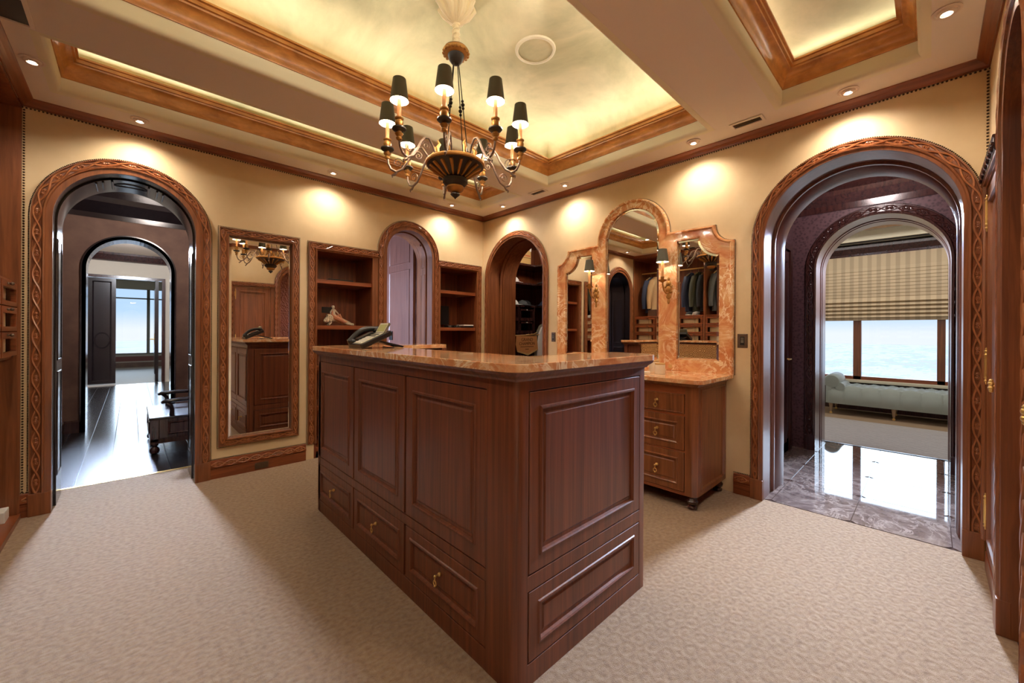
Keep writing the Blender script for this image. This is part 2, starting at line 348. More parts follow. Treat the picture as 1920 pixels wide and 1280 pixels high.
def walk(path, step, closed=False):
    P = list(path)+([path[0]] if closed else []); L = [0]
    for a, b in zip(P, P[1:]): L.append(L[-1]+(b-a).length)
    tot = L[-1]; n = max(1, round(tot/step)); st = tot/n; i = 0; out = []
    for k in range(n+(0 if closed else 1)):
        d = min(k*st, tot-1e-9)
        while L[i+1] < d and i < len(L)-2: i += 1
        seg = (P[i+1]-P[i]); t = (d-L[i])/max(1e-9, seg.length); tn = seg.normalized(); out.append((P[i]+seg*t, Vector((-tn.y, tn.x)), d))
    return out, st
def beads(path, off, F, w=.002, closed=False, r=.0042, step=.0112):
    mb = MB(); pts, st = walk(offset_path(path, off, closed), step, closed)
    for p, nn, d in pts:
        c = F(p.x, p.y, w); vs = [c+F.W*r]
        for j in range(6):
            a = 2*PI*j/6; vs.append(c+(F.U*math.cos(a)+F.V*math.sin(a))*r)
        mb.add(vs, [(0, 1+j, 1+(j+1) % 6) for j in range(6)])
    return mb
def carve(path, off, hw, F, w, closed=False, pitch=.14, r=.0062):
    """carved guilloche: two crossing strands with a three lobed flower in each eye"""
    mb = MB(); base_ = offset_path(path, off, closed); n8 = 10
    pts, st = walk(base_, pitch/n8, closed)
    N_ = len(pts); per = n8
    for sg in (1, -1):
        q = []
        for i, (p, nn, d) in enumerate(pts):
            ph = PI*i/per; a = math.sin(ph)*sg; k = p+nn*(hw*.92*a); q.append(F(k.x, k.y, w+.002+.0015*math.cos(ph*1.0)*sg))
        mb.tube(q, r, 5, closed=closed and (N_ % (2*per) == 0))
    i = per//2
    while i < N_:
        p, nn, d = pts[i]; tn = Vector((nn.y, -nn.x))
        for e in (-1, 0, 1):
            k = p+tn*(e*hw*.62); rr = hw*(.42 if e else .34)
            mb.ball(F(k.x, k.y, w), rr, 7, 4)
            if e:   # little spiral ring around the outer lobes
                ring = [F((k+tn*math.cos(a)*hw*.5+nn*math.sin(a)*hw*.5).x, (k+tn*math.cos(a)*hw*.5+nn*math.sin(a)*hw*.5).y, w) for a in [2*PI*j/9 for j in range(9)]]
                mb.tube(ring, r*.55, 4, closed=True)
        i += per
    return mb

# ================================================================== SHELL
def casing(par, path, F, tot, flat, m1='cherry', m2='carved', closed=False, pitch=.14, beadon=True, w0=0.0, hw=None, cr=.0062, bpath=None, proud=0):
    a = flat; t = tot
    prof = [(0, w0+.0022), (0, w0+.020), (a-.014, w0+.022), (a-.010, w0+.030), (a-.003, w0+.032), (a+.002, w0+.024), (a+.005, w0+.016), (t-.009, w0+.014), (t-.007, w0+.024), (t-.001, w0+.024), (t, w0+.018), (t, w0)]
    obj('casing', MB().sweep(path, prof, F, closed), m1, par, smooth=True)
    c = (a+.005+t-.009)/2; h = hw or (t-.014-a)/2
    obj('carved_band', carve(path, c, h, F, w0+.016+proud, closed, pitch, cr), m2, par, smooth=True)
    if beadon: obj('nailhead_trim', beads(bpath or path, t+.008, F, w0+.003, closed), 'bead', par, kind='stuff')
# floor
mb = MB().box(-4.62, .02, -4.40, .0, -.06, 0).box(-3.82, -3.04, 0, .52, -.06, 0).box(.0, 2.2, -1.1, .9, -.06, -.0005).box(-1.4, -.8, 0, .34, -.06, 0)
struct('floor', mb, 'carpet')
# north wall
hw_ = [arch(-3.429, .40, 2.016, 0, 24), ]
def wallpoly(u0, u1, top, cuts):
    """outline with openings that reach the floor; cuts sorted by u, each a list of points going up, over and down"""
    p = [(u0, 0)]
    for c in cuts: p += c
    return p+[(u1, 0), (u1, top), (u0, top)]
cuts = [arch(-3.429, .40, 2.016, 0, 24), [(-2.13, 0), (-2.13, 2.05), (-1.53, 2.05), (-1.53, 0)], arch(-1.100, .31, 2.12, 0, 20), [(-.70, 0), (-.70, 2.05), (-.11, 2.05), (-.11, 0)]]
struct('wall_north', MB().prism(wallpoly(-3.95, .0, 2.80, cuts), FN, 0, -.03), 'wall')
cuts = [arch(.608, .49, 1.93, 0, 22), arch(3.788, .51, 1.933, 0, 26)]
struct('wall_east', MB().prism(wallpoly(0, 4.375, 2.80, cuts), FE, 0, -.03), 'wall')
cuts = [arch(-1.100, .31, 2.12, 0, 20)]
struct('wall_south', MB().prism(wallpoly(-4.6, .0, 2.80, cuts), FS, 0, -.03), 'wall')
# ceiling with its three openings
hol = [[(x0, y0), (x1, y0), (x1, y1), (x0, y1)] for (x0, x1, y0, y1, zt) in COFF.values()]
struct('ceiling', MB().prism([(-4.62, -4.42), (.0, -4.42), (.0, .0), (-4.62, .0)], FC(2.77), 0, -.02, hol), 'ceil')
for k, (x0, x1, y0, y1, zt) in COFF.items():
    r = [(x0, y0), (x1, y0), (x1, y1), (x0, y1)]
    Fz = FR((0, 0, 0), (1, 0, 0), (0, 1, 0), (0, 0, 1))
    s_ = structE('ceiling')
    cv = [(-.0, 2.7695), (-.0, 2.7695)]
    obj('riser', MB().sweep(r, [(-.030, 2.7694), (-.012, 2.7688), (.002, 2.7700), (.012, 2.776), (.018, 2.786), (.020, 2.798), (.020, 2.89), (-.03, 2.89)], Fz, True), 'cream', s_, smooth=True)
    obj('cove_crown', MB().sweep(r, [(.015, 2.862), (.026, 2.862), (.028, 2.872), (.032, 2.878), (.034, 2.90), (.044, 2.925), (.062, 2.942), (.078, 2.948), (.080, 2.958), (.092, 2.960), (.092, 2.980), (.104, 2.983), (.104, 2.994), (.080, 2.998), (-.03, 2.998), (-.03, 2.862)], Fz, True), 'coffer', s_, smooth=True)
    # painted field: ledge, curved cove and flat lid
    R_ = min(.34, zt-2.99); pts = [(0, 2.985), (-.13, 2.985), (-.13, 3.0)]+[(-.13+R_*(1-math.cos(t*PI/12)), zt-R_+R_*math.sin(t*PI/12)) for t in range(0, 7)]
    if zt-R_ < 3.0: pts = pts[:2]+pts[3:]
    obj('painted_cove', MB().sweep(r, pts, Fz, True, pclosed=False), 'field', s_, smooth=True)
    q = -.13+R_
    obj('painted_field', MB().box(x0+q-.01, x1-q+.01, y0+q-.01, y1-q+.01, zt-.0005, zt+.02) if q < (y1-y0)/2 else MB().box(x0+.2, x1-.2, y0+.2, y1-.2, zt-.0005, zt+.02), 'field', s_)
# crown moulding round the room
cp = [(0, 2.722), (.008, 2.722), (.010, 2.732), (.018, 2.738), (.030, 2.750), (.046, 2.760), (.052, 2.764), (.054, 2.771), (0, 2.771)]
room = [(0, 0), (-3.95, 0), (-3.95, -4.375), (0, -4.375)]
struct('trim_1', MB().sweep(room, cp, FZ, True), 'cherry_x')
struct('trim_2', beads([Vector(p) for p in [(-3.95, 2.716), (0, 2.716)]], 0, FN, .002, step=.018, r=.006), 'bead')
bpy.context.view_layer.update()
struct('trim_3', beads([Vector(p) for p in [(0, 2.716), (4.375, 2.716)]], 0, FE, .002, step=.018, r=.006), 'bead')
struct('trim_4', beads([Vector(p) for p in [(-3.942, .15), (-3.942, 2.70)]], 0, FN, .003, step=.018, r=.006), 'bead')
struct('trim_5', beads([Vector(p) for p in [(4.367, 2.2), (4.367, 2.70)]], 0, FE, .003, step=.018, r=.006), 'bead')
struct('trim_6', MB().box(-.012, 0, -.008, 0, .0, 2.72), 'wall')
for n_ in ('trim_2', 'trim_3', 'trim_4', 'trim_5'):
    bpy.data.objects[n_]['kind'] = 'structure'
# baseboards: plain plinth, carved rail above, nailheads on top
def baseb(nm, F, u0, u1):
    s_ = structE(nm, F((u0+u1)/2, 0, 0))
    obj('plinth', MB().sweep([(u0, 0), (u1, 0)], [(0, 0), (0, .018), (.088, .018), (.092, .014), (.096, .026), (.150, .016), (.156, .010), (.156, 0)], F), 'cherry_x', s_)
    L = [Vector((u0+.01, .12)), Vector((u1-.01, .12))]
    obj('carved_rail', carve(L, 0, .022, F, .022, pitch=.09, r=.006), 'carved', s_, smooth=True)
    obj('nailhead_trim', beads([Vector((u0, .161)), Vector((u1, .161))], 0, F, .002), 'bead', s_, kind='stuff')

baseb('baseboard_north', FN, -2.945, -2.205); baseb('baseboard_north_west', FN, -3.95, -3.912); baseb('baseboard_east', FE, 3.095, 3.212)

def opening(nm, F, c, r, vs, tot, flat, depth, prof_steps, lab, pitch=.14, mj='reveal', pl=True, plh=.15, mc='cherry', mcv='carved', **kw):
    s_ = structE(nm, F(c, 0, 0), lab)
    p = arch(c, r, vs, 0, 32); pc = [Vector((c-r, plh if pl else 0))]+[Vector(q) for q in p[1:-1]]+[Vector((c+r, plh if pl else 0))]
    casing(s_, pc, F, tot, flat, mc, mcv, pitch=pitch, **kw)
    if pl:
        for sg in (-1, 1):
            a, b = sorted((c+sg*(r-.001), c+sg*(r+tot+.004))); mbp = MB().box(a, b, 0, plh, -.01, .032, F)
            obj('plinth_block', mbp, mc, s_, bev=.003)
    obj('jamb', MB().sweep(p, prof_steps, F), mj, s_, smooth=True)
    return s_
# reveal profiles: (offset from the opening edge, depth behind the wall face as negative w)
def reveal(d, g1, g2, t=.05):
    return [(t, .0), (0, .002), (0, -g1), (.012, -g1), (.012, -g1-.02), (-.010, -g1-.02), (-.010, -g2), (.012, -g2), (.012, -g2-.02), (0, -g2-.02), (0, -d), (t, -d)]
d1 = opening('door_1', FN, -3.429, .385, 2.016, .098, .045, .5, reveal(.52, .10, .40), 'arched opening with carved surround to the dark hall, left wall', mj='ebony')
# ribs and oval on the soffit of the arch, panel mouldings on its sides
for (a0, a1) in ((60, 66), (74, 106), (114, 120)):
    for a in (a0, a1):
        a = math.radians(a); rr = .383; mbr = MB()
        q = [FN(-3.429+k*math.cos(a+da), 2.016+k*math.sin(a+da), -w) for k in (rr, rr-.016) for da in (-.018, .018) for w in (.14, .38)]
        mbr.add(q, [(0, 1, 3, 2), (4, 6, 7, 5), (0, 4, 5, 1), (2, 3, 7, 6), (0, 2, 6, 4), (1, 5, 7, 3)]); obj('soffit_rib', mbr, 'ebony', d1, bev=.003)
obj('soffit_oval', MB().tube([FN(-3.429+.10*math.cos(t), 2.016+.376-.012*math.cos(t)**2, -.26-.05*math.sin(t)) for t in [2*PI*i/28 for i in range(28)]], .008, 6, closed=True), 'ebony', d1, smooth=True)
for sg in (-1, 1):
    Fj = FR((-3.429+sg*.383, 0, 0), (0, 1, 0), (0, 0, 1), (-sg, 0, 0))
    for (z0, z1) in ((.2, .95), (1.02, 1.9)):
        obj('jamb_panel', MB().rings(Fj, .15, .37, z0, z1, [(0, -.002), (0, .004), (.006, .012), (.014, .012), (.022, .002), (.022, .001)]), 'ebony', d1)
d2 = opening('door_2', FN, -1.100, .287, 2.12, .097, .045, .33, reveal(.34, .09, .24, .04), 'narrow arched opening with carved surround between the two bookcases', pitch=.10, mj='cherry')
for sg in (-1, 1):
    Fj = FR((-1.1+sg*.283, 0, 0), (0, 1, 0), (0, 0, 1), (-sg, 0, 0))
    for (z0, z1) in ((.2, 1.0), (1.08, 1.95), (2.02, 2.2)):
        obj('jamb_panel', MB().rings(Fj, .12, .22, z0, z1, [(0, -.002), (0, .003), (.005, .010), (.012, .010), (.018, .002), (.018, .001)]), 'cherry', d2)
obj('soffit_rib', MB().sweep([(-1.1+.284*math.cos(t), 2.12+.284*math.sin(t)) for t in [PI*.2, PI*.225]], [(0, -.12), (0, -.22), (.02, -.22), (.02, -.12)], FN), 'cherry', d2)
d3 = opening('door_3', FE, .608, .477, 1.93, .073, .030, .47, reveal(.48, .16, .22, .04), 'arched opening with carved surround to the hat closet beside the corner', pitch=.10, mj='cherry')
d4 = opening('door_4', FE, 3.788, .4925, 1.933, .078, .030, .5, [(.05, 0), (0, .002), (0, -.17), (.010, -.172), (.012, -.26), (-.006, -.262), (-.006, -.285), (.004, -.29), (-.010, -.31), (-.010, -.55), (.05, -.55)], 'large arched opening with carved surround to the marble vestibule, right wall')
# second opening beyond the vestibule
FE2 = FR((1.88, 0, 0), (0, -1, 0), (0, 0, 1), (-1, 0, 0))
d5 = opening('door_5', FE2, 3.795, .487, 1.93, .088, .02, .5, [(.05, 0), (0, .002), (0, -.22), (.008, -.222), (.010, -.26), (-.004, -.262), (-.004, -.30), (.006, -.31), (.006, -.33), (-.006, -.335), (-.006, -.52), (.05, -.52)], 'inner arched opening between the marble vestibule and the sitting room', pitch=.12, mc='dark', mcv='dark', plh=.16)

# ------------------------------------------------------------------ vestibule
vt = structE('floor_vestibule', (1.2, -3.79, 0))
obj('bed', MB().box(.02, 2.40, -4.9, -2.9, -.06, -.004), 'minlay', vt)
k = 0
for i in range(4):
    for j in range(4):
        x0 = .032+i*.593; y0 = -4.70+j*.456
        c = .028; poly = [(x0+c, y0), (x0+.588-c, y0), (x0+.588, y0+c), (x0+.588, y0+.451-c), (x0+.588-c, y0+.451), (x0+c, y0+.451), (x0, y0+.451-c), (x0, y0+c)]
        obj('floor_tile', MB().prism(poly, FZ, -.02, .0), 'mfloor', vt)
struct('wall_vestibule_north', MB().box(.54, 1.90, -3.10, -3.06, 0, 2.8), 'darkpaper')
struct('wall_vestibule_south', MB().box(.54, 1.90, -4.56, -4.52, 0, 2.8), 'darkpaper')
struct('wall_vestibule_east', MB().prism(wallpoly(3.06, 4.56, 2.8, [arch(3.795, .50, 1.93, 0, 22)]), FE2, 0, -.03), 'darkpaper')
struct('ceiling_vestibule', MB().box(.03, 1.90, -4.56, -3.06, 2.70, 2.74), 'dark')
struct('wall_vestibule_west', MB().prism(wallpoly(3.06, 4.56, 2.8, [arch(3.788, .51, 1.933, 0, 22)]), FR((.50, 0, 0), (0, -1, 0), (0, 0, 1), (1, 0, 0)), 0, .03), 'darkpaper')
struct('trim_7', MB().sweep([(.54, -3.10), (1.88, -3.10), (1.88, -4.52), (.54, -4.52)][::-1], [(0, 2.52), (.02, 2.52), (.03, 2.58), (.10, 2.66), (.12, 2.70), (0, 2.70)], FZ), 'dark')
struct('baseboard_vestibule', MB().sweep([(.54, -3.10), (1.78, -3.10)][::-1], [(0, 0), (.02, 0), (.02, .14), (.01, .16), (0, .16)], FZ), 'dark')
sd = structE('door_6', (1.0, -3.10, 0), 'dark panelled door in the left side of the vestibule')
Fv = FR((0, -3.10, 0), (1, 0, 0), (0, 0, 1), (0, -1, 0))
obj('leaf', MB().rings(Fv, .72, 1.62, .01, 2.1, [(0, 0), (0, .02), (.10, .02), (.11, .028), (.125, .012), (.14, .012)]), 'dark', sd)
obj('door_frame', MB().sweep([(.70, 0), (.70, 2.12), (1.64, 2.12), (1.64, 0)], [(0, 0), (0, .03), (.06, .035), (.07, .0)], Fv), 'dark', sd)
obj('door_handle', MB().tube([Fv(1.52, .98, .02), Fv(1.52, .98, .06), Fv(1.42, .98, .062)], .008, 8), 'brass', sd)

# ------------------------------------------------------------------ sitting room with the window
struct('floor_sitting_room', MB().box(2.41, 4.09, -6.2, -1.6, -.06, .004), 'carpet2')
struct('trim_8', MB().box(2.385, 2.41, -4.32, -3.28, -.05, .005), 'ebony')
struct('floor_sitting_room_border', MB().box(4.09, 5.2, -6.2, -1.6, -.06, .0025), 'tan')
struct('wall_sitting_room_west', MB().prism(wallpoly(1.6, 6.2, 2.85, [arch(3.795, .50, 1.93, 0, 22)]), FR((2.37, 0, 0), (0, -1, 0), (0, 0, 1), (1, 0, 0)), 0, .03), 'offwhite')
struct('wall_sitting_room_north', MB().box(2.37, 5.3, -1.6, -1.55, 0, 2.85), 'offwhite'); struct('wall_sitting_room_south', MB().box(2.37, 5.3, -6.25, -6.2, 0, 2.85), 'offwhite')
struct('ceiling_sitting_room', MB().box(2.37, 5.3, -6.2, -1.6, 2.85, 2.9), 'offwhite')
struct('trim_9', MB().sweep([(5.15, -6.2), (5.15, -1.6)], [(0, 2.50), (.03, 2.50), (.035, 2.54), (.10, 2.62), (.10, 2.66), (0, 2.66)], FZ), 'dark')
struct('trim_10', MB().box(4.15, 4.55, -6.2, -1.6, 2.80, 2.85), 'coffer')
struct('trim_11', MB().box(4.86, 5.15, -6.2, -1.6, 2.70, 2.85), 'cream')
struct('trim_12', MB().box(4.90, 4.97, -6.1, -1.7, 2.692, 2.70), 'black')
w1 = structE('window_1', (5.15, -3.8, 0), 'wide wooden window of the sitting room above a panelled sill')
FX = FR((5.15, 0, 0), (0, -1, 0), (0, 0, 1), (-1, 0, 0))
for u in (2.18, 3.285, 4.226, 5.2):
    obj('mullion', MB().box(u, u+.10 if u < 4 else u+.085, .50, 2.5, -.06, .02, FX), 'cherry', w1, bev=.004)
obj('window_frame', MB().box(1.6, 6.2, .50, .555, -.06, .02, FX).box(1.6, 6.2, 2.44, 2.55, -.06, .02, FX), 'cherry_x', w1)
obj('window_sill', MB().box(1.6, 6.2, .455, .50, -.06, .09, FX), 'cream', w1, bev=.006)
for (u0, u1) in ((1.6, 2.18), (2.28, 3.285), (3.385, 4.226), (4.311, 5.2), (5.285, 6.2)):
    obj('window_pane', MB().box(u0, u1, .555, 2.44, -.035, -.030, FX), 'glass', w1)
struct('wall_sitting_room_east', MB().box(1.6, 6.2, 0, .456, -.10, .0, FX).box(1.6, 6.2, 2.54, 2.9, -.10, 0, FX), 'dark')
# roman blind: pleated upper sheet, stacked folds at its foot
bl = thing('roman_blind', 'gold striped roman blind, half lowered over the sitting room window', 'blind', FX(3.7, 2.5, .05))
zs = [(2.50, .05), (2.30, .052)]
z = 2.30
for q in range(9): z -= .052; zs += [(z, .057), (z-.010, .051)]
z = 1.80
for q in range(5): zs += [(z, .066), (z-.045, .10), (z-.060, .062)]; z -= .062
zs = sorted(set(zs), key=lambda a: -a[0])
mb = MB(); mb.sweep([(1.75, 0), (6.1, 0)], [(a, b) for a, b in zs]+[(1.49, .06)]+[(1.49, .045), (2.5, .042)], FX); obj('blind_sheet', mb, 'blind', bl)
obj('hem_bar', MB().box(1.75, 6.1, 1.455, 1.50, .045, .07, FX), 'blind', bl, bev=.006)
# pale city plane far below
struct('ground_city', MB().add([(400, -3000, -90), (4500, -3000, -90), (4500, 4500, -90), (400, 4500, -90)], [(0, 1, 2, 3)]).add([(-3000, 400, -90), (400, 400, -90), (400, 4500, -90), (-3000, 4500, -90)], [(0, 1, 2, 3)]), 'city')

# ------------------------------------------------------------------ hall behind the left arch
hf = structE('floor_hall', (-3.4, 4, 0))
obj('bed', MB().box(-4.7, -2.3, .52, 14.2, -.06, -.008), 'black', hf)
xs = [-4.53+.195*i for i in range(12)]
for i in range(11):
    x0 = -4.530+.1952*i+.0; y = .525-((i*7) % 5)*.32
    while y < 8.5:
        y1 = min(y+1.9, 8.5)
        if y1 > .6: obj('floorboard', MB().box(x0+.002, x0+.1932, max(y, .525)+.002, y1-.002, -.02, -.0005*(i % 2)), 'plank', hf, bev=.0015)
        y = y1
struct('trim_13', MB().box(-3.82, -3.04, .495, .525, -.02, .003), 'brass')
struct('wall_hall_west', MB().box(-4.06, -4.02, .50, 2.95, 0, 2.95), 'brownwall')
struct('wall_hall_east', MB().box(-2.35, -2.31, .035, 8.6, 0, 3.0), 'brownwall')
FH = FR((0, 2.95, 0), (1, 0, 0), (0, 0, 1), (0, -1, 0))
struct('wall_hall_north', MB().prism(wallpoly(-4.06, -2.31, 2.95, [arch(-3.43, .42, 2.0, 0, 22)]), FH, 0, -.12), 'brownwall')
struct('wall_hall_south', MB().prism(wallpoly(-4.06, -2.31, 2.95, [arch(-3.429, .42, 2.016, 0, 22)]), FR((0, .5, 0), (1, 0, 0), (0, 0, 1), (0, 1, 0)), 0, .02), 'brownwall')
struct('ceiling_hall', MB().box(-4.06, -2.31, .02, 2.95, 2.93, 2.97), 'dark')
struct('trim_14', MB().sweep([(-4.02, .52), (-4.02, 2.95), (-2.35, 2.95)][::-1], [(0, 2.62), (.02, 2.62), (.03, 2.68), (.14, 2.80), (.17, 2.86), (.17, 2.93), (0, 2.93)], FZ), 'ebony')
struct('baseboard_hall', MB().sweep([(-4.02, .52), (-4.02, 2.95), (-3.86, 2.95)][::-1], [(0, 0), (.02, 0), (.02, .13), (.01, .15), (0, .15)], FZ).sweep([(-2.35, 2.95), (-3.0, 2.95)][::-1], [(0, 0), (-.02, 0), (-.02, .13), (0, .15)], FZ), 'dark')
s_ = structE('door_7', (-3.43, 2.95, 0), 'second arched opening at the end of the dark hall')
pa = arch(-3.43, .395, 2.0, 0, 30)
obj('jamb', MB().sweep(pa, [(.05, .02), (0, .02), (0, -.30), (.05, -.30)], FH), 'ebony', s_)
obj('casing', MB().sweep(pa, [(0, 0), (0, .02), (.035, .02), (.045, 0)], FH), 'ebony', s_)
struct('wall_gallery_west', MB().box(-4.75, -4.70, 2.95, 14.2, 0, 3.0), 'offwhite')
FG = FR((0, 8.54, 0), (1, 0, 0), (0, 0, 1), (0, -1, 0))
struct('wall_gallery_north', MB().prism([(-4.7, 0), (-4.16, 0), (-4.16, 2.42), (-2.88, 2.42), (-2.88, 0), (-2.3, 0), (-2.3, 3.0), (-4.7, 3.0)], FG, 0, -.15), 'offwhite')
struct('ceiling_gallery', MB().box(-4.75, -2.3, 3.07, 14.3, 2.96, 3.0), 'ceil')
struct('trim_15', MB().sweep([(-4.70, 8.54), (-2.35, 8.54)][::-1], [(0, 2.78), (.05, 2.80), (.14, 2.92), (.14, 2.96), (0, 2.96)], FZ), 'dark')
s_ = structE('door_8', (-3.5, 8.54, 0), 'far double door frame, left leaf shut and right leaf open')
obj('door_frame', MB().sweep([(-4.13, 0), (-4.13, 2.40), (-2.90, 2.40), (-2.90, 0)], [(0, -.16), (0, .03), (.06, .03), (.06, 0), (.02, 0), (.02, -.16)], FG), 'dark', s_)
lf = obj('door_leaf', MB().rings(FG, -4.12, -3.68, .03, 2.39, [(0, -.05), (0, -.01), (.07, -.01), (.08, -.002), (.095, -.02), (.11, -.02)]), 'ebony', s_)
obj('carved_ring', MB().tube([FG(-3.9+.12*math.cos(t), 1.0+.17*math.sin(t), -.012) for t in [2*PI*i/20 for i in range(20)]], .012, 6, closed=True), 'ebony', s_)
obj('threshold', MB().box(-4.14, -3.67, 8.36, 8.52, 0, .02), 'whitep', s_)
lo = obj('open_leaf', MB().box(-3.02, -2.96, 8.45, 9.05, .02, 2.39).box(-3.03, -3.02, 8.50, 9.0, .2, 2.2), 'ebony', s_)
obj('door_handle', MB().tube([(-3.03, 8.52, 1.02), (-3.10, 8.52, 1.02), (-3.10, 8.62, 1.02)], .012, 8).box(-3.035, -3.03, 8.49, 8.55, .9, 1.15), 'brass', s_)
struct('floor_far_room', MB().box(-4.75, -2.3, 8.5, 14.3, -.05, -.001), 'offwhite')
struct('wall_far_west', MB().box(-2.35, -2.31, 8.6, 14.3, 0, 3.0), 'offwhite')
w2 = structE('window_2', (-3.4, 14.0, 0), 'far window at the end of the hall')
FY = FR((0, 14.0, 0), (1, 0, 0), (0, 0, 1), (0, -1, 0))
obj('window_frame', MB().box(-4.7, -2.3, .42, .47, -.06, .05, FY).box(-4.7, -2.3, 2.25, 2.29, -.05, .03, FY).box(-4.7, -2.3, 2.57, 2.62, -.05, .03, FY), 'gray', w2)
for u in (-4.3, -3.055): obj('mullion', MB().box(u, u+.08, .45, 2.6, -.05, .03, FY), 'gray', w2)
for (a, b) in ((-4.7, -4.3), (-4.22, -3.055), (-2.975, -2.3)):
    for (c, d) in ((.47, 2.25), (2.29, 2.57)): obj('window_pane', MB().box(a, b, c, d, -.03, -.025, FY), 'glass', w2)
struct('wall_far_north', MB().box(-4.75, -2.3, 2.6, 3.0, -.12, 0, FY).box(-4.75, -2.3, 0, .43, -.12, 0, FY), 'offwhite')
struct('trim_16', MB().box(-4.7, -2.3, .20, .36, 0, .02, FY), 'redpanel'); struct('trim_17', MB().box(-4.7, -2.3, 0, .16, 0, .04, FY), 'brownwall')
struct('trim_18', MB().box(-4.7, -2.3, 2.58, 2.84, 0, .06, FY), 'offwhite')
# unseen top slab and blind outer walls, added to stop sun leaking in
struct('roof_sun_block', MB().box(-5.3, 5.3, -6.6, 14.3, 3.45, 3.6), 'offwhite')
struct('wall_sun_block_west', MB().box(-5.35, -5.25, -6.6, 14.3, -.1, 3.6), 'offwhite')
struct('wall_sun_block_south', MB().box(-5.3, 5.3, -6.6, -6.5, -.1, 3.6), 'offwhite')
struct('wall_sun_block_north', MB().box(-2.31, 5.3, 3.2, 3.3, -.1, 3.6), 'offwhite')
struct('wall_sun_block_east', MB().box(5.26, 5.36, -1.6, 3.3, -.1, 3.6).box(5.26, 5.36, -6.6, -1.6, 2.9, 3.6).box(5.2, 5.36, -6.6, -6.2, -.1, 3.6), 'offwhite')
struct('floor_outer', MB().box(-5.3, 5.3, -6.6, 14.3, -.2, -.07), 'black')

# ================================================================== BUILT-IN BOOKCASES
def bookcase(lab, u0, u1, cas, side, shelves, loc):
    t = thing('bookcase', lab, 'bookcase', loc)
    obj('back_panel', MB().box(u0-.02, u1+.02, 0, 2.06, -.45, -.43, FN), 'shelfwood', t)
    for a in (u0-.02, u1): obj('side_panel', MB().box(a, a+.02, 0, 2.06, -.43, -.0, FN), 'shelfwood', t)
    obj('top_panel', MB().box(u0, u1, 2.03, 2.06, -.43, 0, FN), 'shelfwood', t)
    for z in shelves: obj('shelf', MB().box(u0+.001, u1-.001, z-.040, z, -.43, -.008, FN), 'cherry_x', t, bev=.003)
    casing(t, cas, FN, .078, .022, pitch=.10)
    obj('stile', MB().box(side[0], side[1], 0, 2.06, -.0, .014, FN), 'cherry', t, bev=.002)
    return t
V2 = lambda L: [Vector(p) for p in L]
bookcase('built-in bookcase left of the narrow arch, holding the figurine', -2.11, -1.55, V2([(-2.11, .15), (-2.11, 2.03), (-1.487, 2.03)]), (-1.55, -1.488), (.1, .5, .9, 1.30, 1.757), (-1.83, .2, 0))
bookcase('narrower built-in bookcase between the arch and the room corner', -.685, -.125, V2([(-.714, 2.03), (-.125, 2.03), (-.125, .15)]), (-.714, -.685), (.1, .5, .9, 1.295, 1.757), (-.4, .2, 0))
t = tag(obj('set_top_box', MB().box(-1.955, -1.70, 1.757, 1.785, -.33, -.12, FN), 'black', bev=.004), 'flat black media box on the top shelf of the left bookcase', 'media box')
t = thing('wall_outlet', 'black double outlet plate in the back of the left bookcase', 'outlet', (-1.87, .425, 1.47))
obj('cover_plate', MB().box(-1.923, -1.817, 1.443, 1.507, -.43, -.424, FN), 'black', t, bev=.002)
for a in (-1.895, -1.845): obj('socket', MB().box(a-.016, a+.016, 1.456, 1.494, -.424, -.421, FN), 'gunmetal', t)
# figurine: lady seated on a crouching spotted cat
fx, fy, fz = -1.85, .16, 1.300
t = thing('figurine', 'white porcelain figurine, peach-draped lady seated on a spotted cat', 'figurine', (fx, fy, fz))
b = MB(); b.ball((fx-.06, fy, fz+.075), .045, 10, 7, (1.5, .8, .8)); b.tube([(fx-.11, fy, fz+.085), (fx-.03, fy, fz+.08), (fx+.06, fy, fz+.045), (fx+.14, fy, fz+.022)], [.036, .040, .028, .014], 10)
b.ball((fx-.118, fy-.02, fz+.058), .028, 9, 6); b.ball((fx-.14, fy-.03, fz+.048), .014, 7, 5)
for s_y in (-.02, .02): b.tube([(fx-.09, fy+s_y, fz+.07), (fx-.075, fy+s_y, fz+.03), (fx-.10, fy+s_y-.01, fz+.008)], [.016, .011, .010], 7)
b.tube([(fx+.05, fy-.02, fz+.045), (fx+.10, fy-.03, fz+.02), (fx+.15, fy-.03, fz+.012)], [.022, .014, .012], 8); b.ball((fx+.15, fy-.02, fz+.014), .016, 8, 5)
for s_y in (-.013, .013): b.ball((fx-.112, fy+s_y-.02, fz+.086), .008, 6, 4)
obj('spotted_cat', b, 'spotted', t, smooth=True)
b = MB(); b.tube([(fx-.04, fy, fz+.10), (fx-.045, fy, fz+.135), (fx-.043, fy, fz+.165), (fx-.045, fy, fz+.178)], [.022, .017, .022, .008], 10)
b.ball((fx-.046, fy-.002, fz+.192), .016, 10, 7, (.9, 1, 1.15)); b.tube([(fx-.056, fy, fz+.168), (fx-.075, fy-.005, fz+.14), (fx-.07, fy-.01, fz+.112)], [.008, .007, .006], 7)
b.tube([(fx-.032, fy, fz+.168), (fx-.012, fy-.012, fz+.14), (fx+.005, fy-.012, fz+.122)], [.008, .007, .006], 7)
obj('lady', b, 'white', t, smooth=True)
obj('hair', MB().ball((fx-.046, fy+.004, fz+.201), .016, 9, 6, (1, 1, .7)), 'white', t, smooth=True)
b = MB(); b.tube([(fx-.055, fy-.01, fz+.155), (fx-.062, fy-.012, fz+.115), (fx-.04, fy-.03, fz+.085), (fx+.01, fy-.038, fz+.065), (fx+.05, fy-.036, fz+.045), (fx+.09, fy-.03, fz+.035)], [.006, .014, .022, .024, .016, .008], 9)
